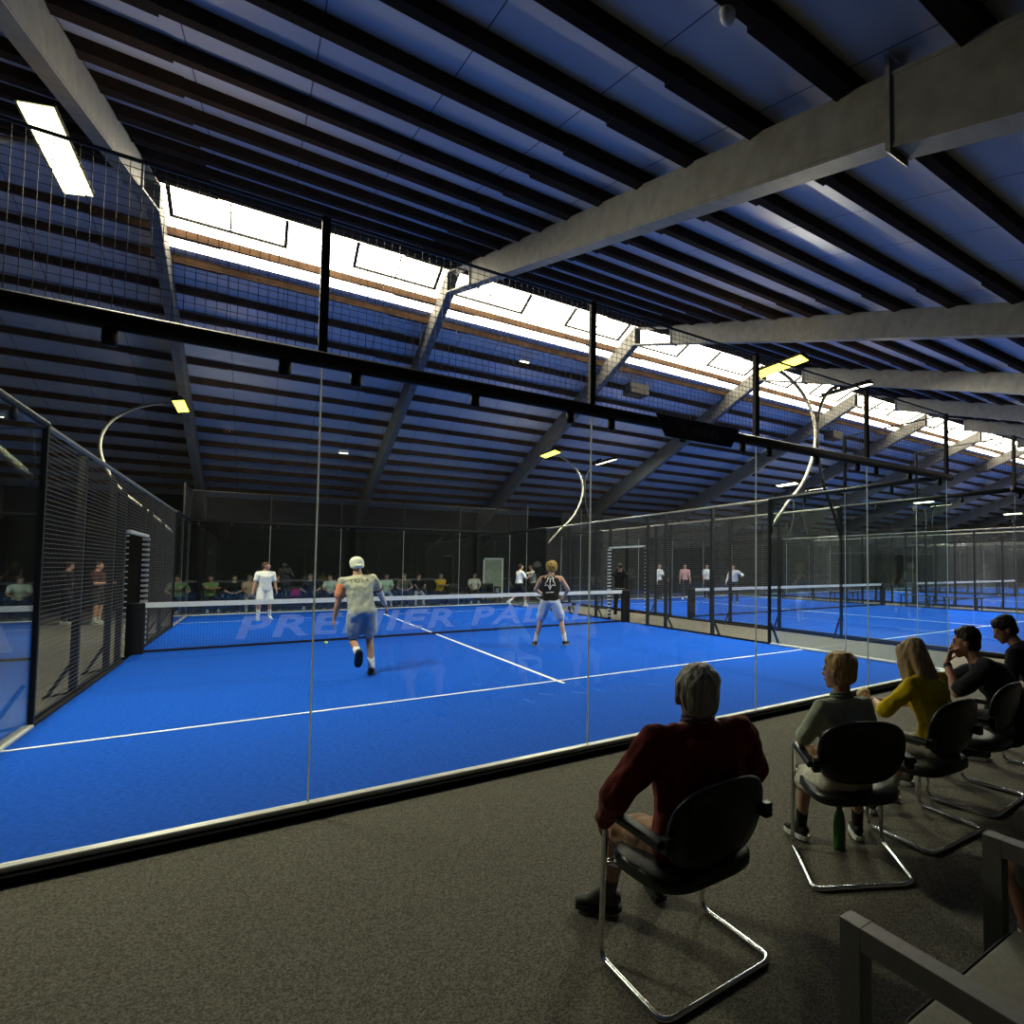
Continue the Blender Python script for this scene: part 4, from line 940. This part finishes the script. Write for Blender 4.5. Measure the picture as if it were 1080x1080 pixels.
for i, (x, cn, colr, ex_) in enumerate(SP):
    lounge = i == 11
    y = 22.5 + rs.uniform(-0.08, 0.08); rz = PI + rs.uniform(-0.25, 0.25)
    pose = {4: dict(rh=(0.45, 0.35, 0.9), lh=(0.1, 0.3, 0.85)), 1: dict(lh=(0.1, 0.24, 0.86), rh=(-0.1, 0.26, 0.84)), 10: dict(lh=(0.12, 0.26, 0.84), rh=(-0.12, 0.28, 0.82)), 9: dict(lh=(-0.2, 0.35, 0.75), rh=(0.1, 0.4, 0.7))}.get(i, dict(lh=(-0.1-rs.random()*0.1, 0.3, 0.68), rh=(0.1+rs.random()*0.1, 0.3, 0.68)))
    pcs = {7: (0.3, 0.36, 0.42), 9: (0.5, 0.47, 0.42), 3: (0.3, 0.27, 0.22)}.get(i, (0.025, 0.028, 0.04))
    person('seated far spectator in %s top, %s' % (cn, ex_), (x, y, FLOOR_Z), rz, dict(
        s=rs.uniform(0.92, 1.0), vox=0.016, pel=(0, -0.1, 0.55), lean=rs.uniform(-0.05, 0.2), slump=0.15, head=(rs.uniform(-0.5, 0.5), -0.05, 0), lf=(-0.14, 0.45, 0.09), rf=(0.14, 0.42, 0.09), lk=(-0.15, 0.5, 1), rk=(0.15, 0.5, 1),
        lp=(-0.8, -0.5, -0.5), rp=(0.8, -0.5, -0.5), shirt=colr, inf=0.03, pants=pcs, plen='long', shoes=(0.5, 0.5, 0.48) if i % 2 else (0.03, 0.03, 0.03), hcol=hairs[i % 5], skin=skins[i % 3], **pose), 'spectators behind the far glass')
    if not lounge:
        dup(ch0, (x, y, FLOOR_Z), rz, 'black far-side chair under %s-topped spectator %s' % (cn, ex_), 'chairs behind the far glass')
for x, lab in ((8.45, 'empty dark lounge chair beyond the far glass, left of the seated spectator by the door'), (9.31, 'dark lounge chair beyond the far glass under the spectator by the door'), (9.95, 'dark lounge chair beyond the far glass, nearest the pale door')):
    q = dup(a0_, (x, 22.2, FLOOR_Z), PI, lab, 'lounge chairs behind the far glass')
    for ch in q.children:
        ch.material_slots[0].link = 'OBJECT'; ch.material_slots[0].material = M['leather']
b = B(); hull(b, ((0, 0, 0.12), (0.18, 0.1, 0.12)), ((0, 0, 0.3), (0.13, 0.08, 0.06))); bg = remesh(b, 'bag', 0.02, cloth((0.35, 0.03, 0.16)), 3); bg.location = (2.83, 22.4, 0.42+FLOOR_Z); tag(bg, 'magenta bag on an empty chair between far spectators', 'bag', None, 'thing')
dup(ch0, (2.83, 22.45, FLOOR_Z), PI, 'black chair beyond the far glass holding a magenta bag', 'chairs behind the far glass')
# pale door in the far hall wall
dt = thing('door_1', None, None, (11.05, YF, FLOOR_Z), 0, None, 'structure')
b = bbox((-0.42, -0.05, 0.0), (0.42, -0.01, 1.98)); obj('door_leaf', b, M['door'], dt)
b = B(); box(b, (-0.5, -0.08, 0), (-0.42, 0, 2.06)); box(b, (0.42, -0.08, 0), (0.5, 0, 2.06)); box(b, (-0.5, -0.08, 1.98), (0.5, 0, 2.06)); obj('door_frame', b, M['alu'], dt)

# benches between the second and third court
def bench(label, loc):
    t = thing('bench', label, 'bench', loc, 0, 'black benches beside the far courts')
    b = bbox((-0.2, -0.75, 0.43), (0.2, 0.75, 0.47)); bev(b, 0.006, 1); obj('bench_seat', b, M['black'], t)
    for y in (-0.68, 0.68):
        for x in (-0.17, 0.17): obj('leg', bbox((x-0.02, y-0.02, 0), (x+0.02, y+0.02, 0.43)), M['black'], t)
    b = B(); box(b, (-0.17, -0.68, 0.1), (-0.15, 0.68, 0.12)); box(b, (0.15, -0.68, 0.1), (0.17, 0.68, 0.12)); obj('stretcher', b, M['black'], t)
    return t
bn = bench('black bench between the second and third courts, nearest the camera', (23.3, 7.0, FLOOR_Z))
dup(bn, (23.6, 9.2, FLOOR_Z), None, 'black bench between the second and third courts, middle one')
dup(bn, (23.4, 13.0, FLOOR_Z), None, 'black bench between the second and third courts, farthest back')

# ceiling fixtures
def clabel(o, l, c): return tag(o, l, c, None, 'thing')
b = B(); bmesh.ops.create_uvsphere(b, u_segments=16, v_segments=10, radius=0.05, matrix=Matrix.Translation((0, 0, -0.03))); o = obj('smoke_detector', b, M['white'], None, True)
o.location = (3.94, -2.0, rtop(-2.0)-0.03); clabel(o, 'white round detector on a dark purlin at the top of the photo', 'detector')
b = B(); lathe(b, [(0.04, 0.04), (0.055, 0.0), (0.03, -0.02)], (0, 0, 0), 12); obj('detector_base', b, M['white'], o, True)
def hang_lamp(label, x, y):
    t = thing('ceiling_lamp', label, 'ceiling lamp', (x, y, rtop(y)), 0, 'small lamps under the far roof slope')
    obj('lamp_body', bbox((-0.15, -0.06, -0.1), (0.15, 0.06, 0.0)), M['white'], t); obj('lamp_lens', bbox((-0.13, -0.05, -0.112), (0.13, 0.05, -0.1)), M['lens_w'], t)
    return t
hl0 = hang_lamp('small white lamp under the far roof slope, right of the middle beam', 7.84, 12.55)
for x, y, l in ((15.6, 13.25, 'small white lamp under the far roof slope by the C-shaped pole'), (4.0, 20.0, 'small white lamp low on the far roof slope at left'), (26.0, 12.55, 'small white lamp on the far roof slope near the right edge')):
    dup(hl0, (x, y, rtop(y)), None, l)
def heater(label, x, y):
    t = thing('hanging_heater', label, 'heater', (x, y, rtop(y)), 0, 'box heaters under the skylight')
    b = bbox((-0.35, -0.3, -0.55), (0.35, 0.3, -0.2)); bev(b, 0.01, 1); obj('heater_case', b, M['heater'], t)
    b = B()
    for k in range(9): box(b, (-0.34+k*0.08, -0.31, -0.56), (-0.32+k*0.08, 0.31, -0.55))
    for k in range(7): box(b, (-0.34, -0.3+k*0.095, -0.565), (0.34, -0.28+k*0.095, -0.555))
    obj('heater_grille', b, M['wire'], t)
    b = B()
    for sx in (-0.3, 0.3): bar(b, (sx, 0, -0.2), (sx, 0, 0.02), 0.01)
    obj('hanger', b, M['black'], t); return t
h0 = heater('box heater hanging below the skylight, right of the photo’s middle', 11.6, 12.3)
dup(h0, (35.8, 12.4, rtop(12.4)), None, 'box heater hanging below the skylight at the right edge')
dup(h0, (22.0, 12.4, rtop(12.4)), None, 'box heater hanging below the skylight behind the second court')

for ch in ch0.children:
    if ch.name.startswith('backrest'): ch.location = (0, 0.0, -0.04)
# ---------------------------------------------------------------- light, world, camera
w = bpy.data.worlds.new('world'); scn.world = w; w.use_nodes = True
bgn = w.node_tree.nodes['Background']; bgn.inputs[0].default_value = (0.2, 0.25, 0.4, 1); bgn.inputs[1].default_value = 0.3
Rv, Uv_, Fv = V((0.776861, -0.629665, 0.002997)), V((-0.028765, -0.030733, 0.999114)), V((0.629015, 0.776258, 0.041988))
cam = bpy.data.cameras.new('camera'); co = bpy.data.objects.new('camera', cam); COL.objects.link(co)
mw = Matrix((Rv, Uv_, -Fv)).transposed().to_4x4(); mw.translation = V((1.697, -4.754, 1.602)); co.matrix_world = mw
cam.sensor_width = 36; cam.sensor_fit = 'HORIZONTAL'; cam.lens = 607.0/1080*36
cam.shift_x = -224.086/1080; cam.shift_y = 32.201/1080; cam.clip_start = 0.05; cam.clip_end = 300
scn.camera = co
scn.view_settings.view_transform = 'Standard'; scn.view_settings.look = 'None'; scn.view_settings.exposure = 0.3; scn.view_settings.gamma = 0.86
cy = scn.cycles
cy.max_bounces = 10; cy.transparent_max_bounces = 32; cy.glossy_bounces = 4; cy.diffuse_bounces = 4
cy.use_denoising = True; cy.sample_clamp_indirect = 6.0; cy.caustics_reflective = False; cy.caustics_refractive = False
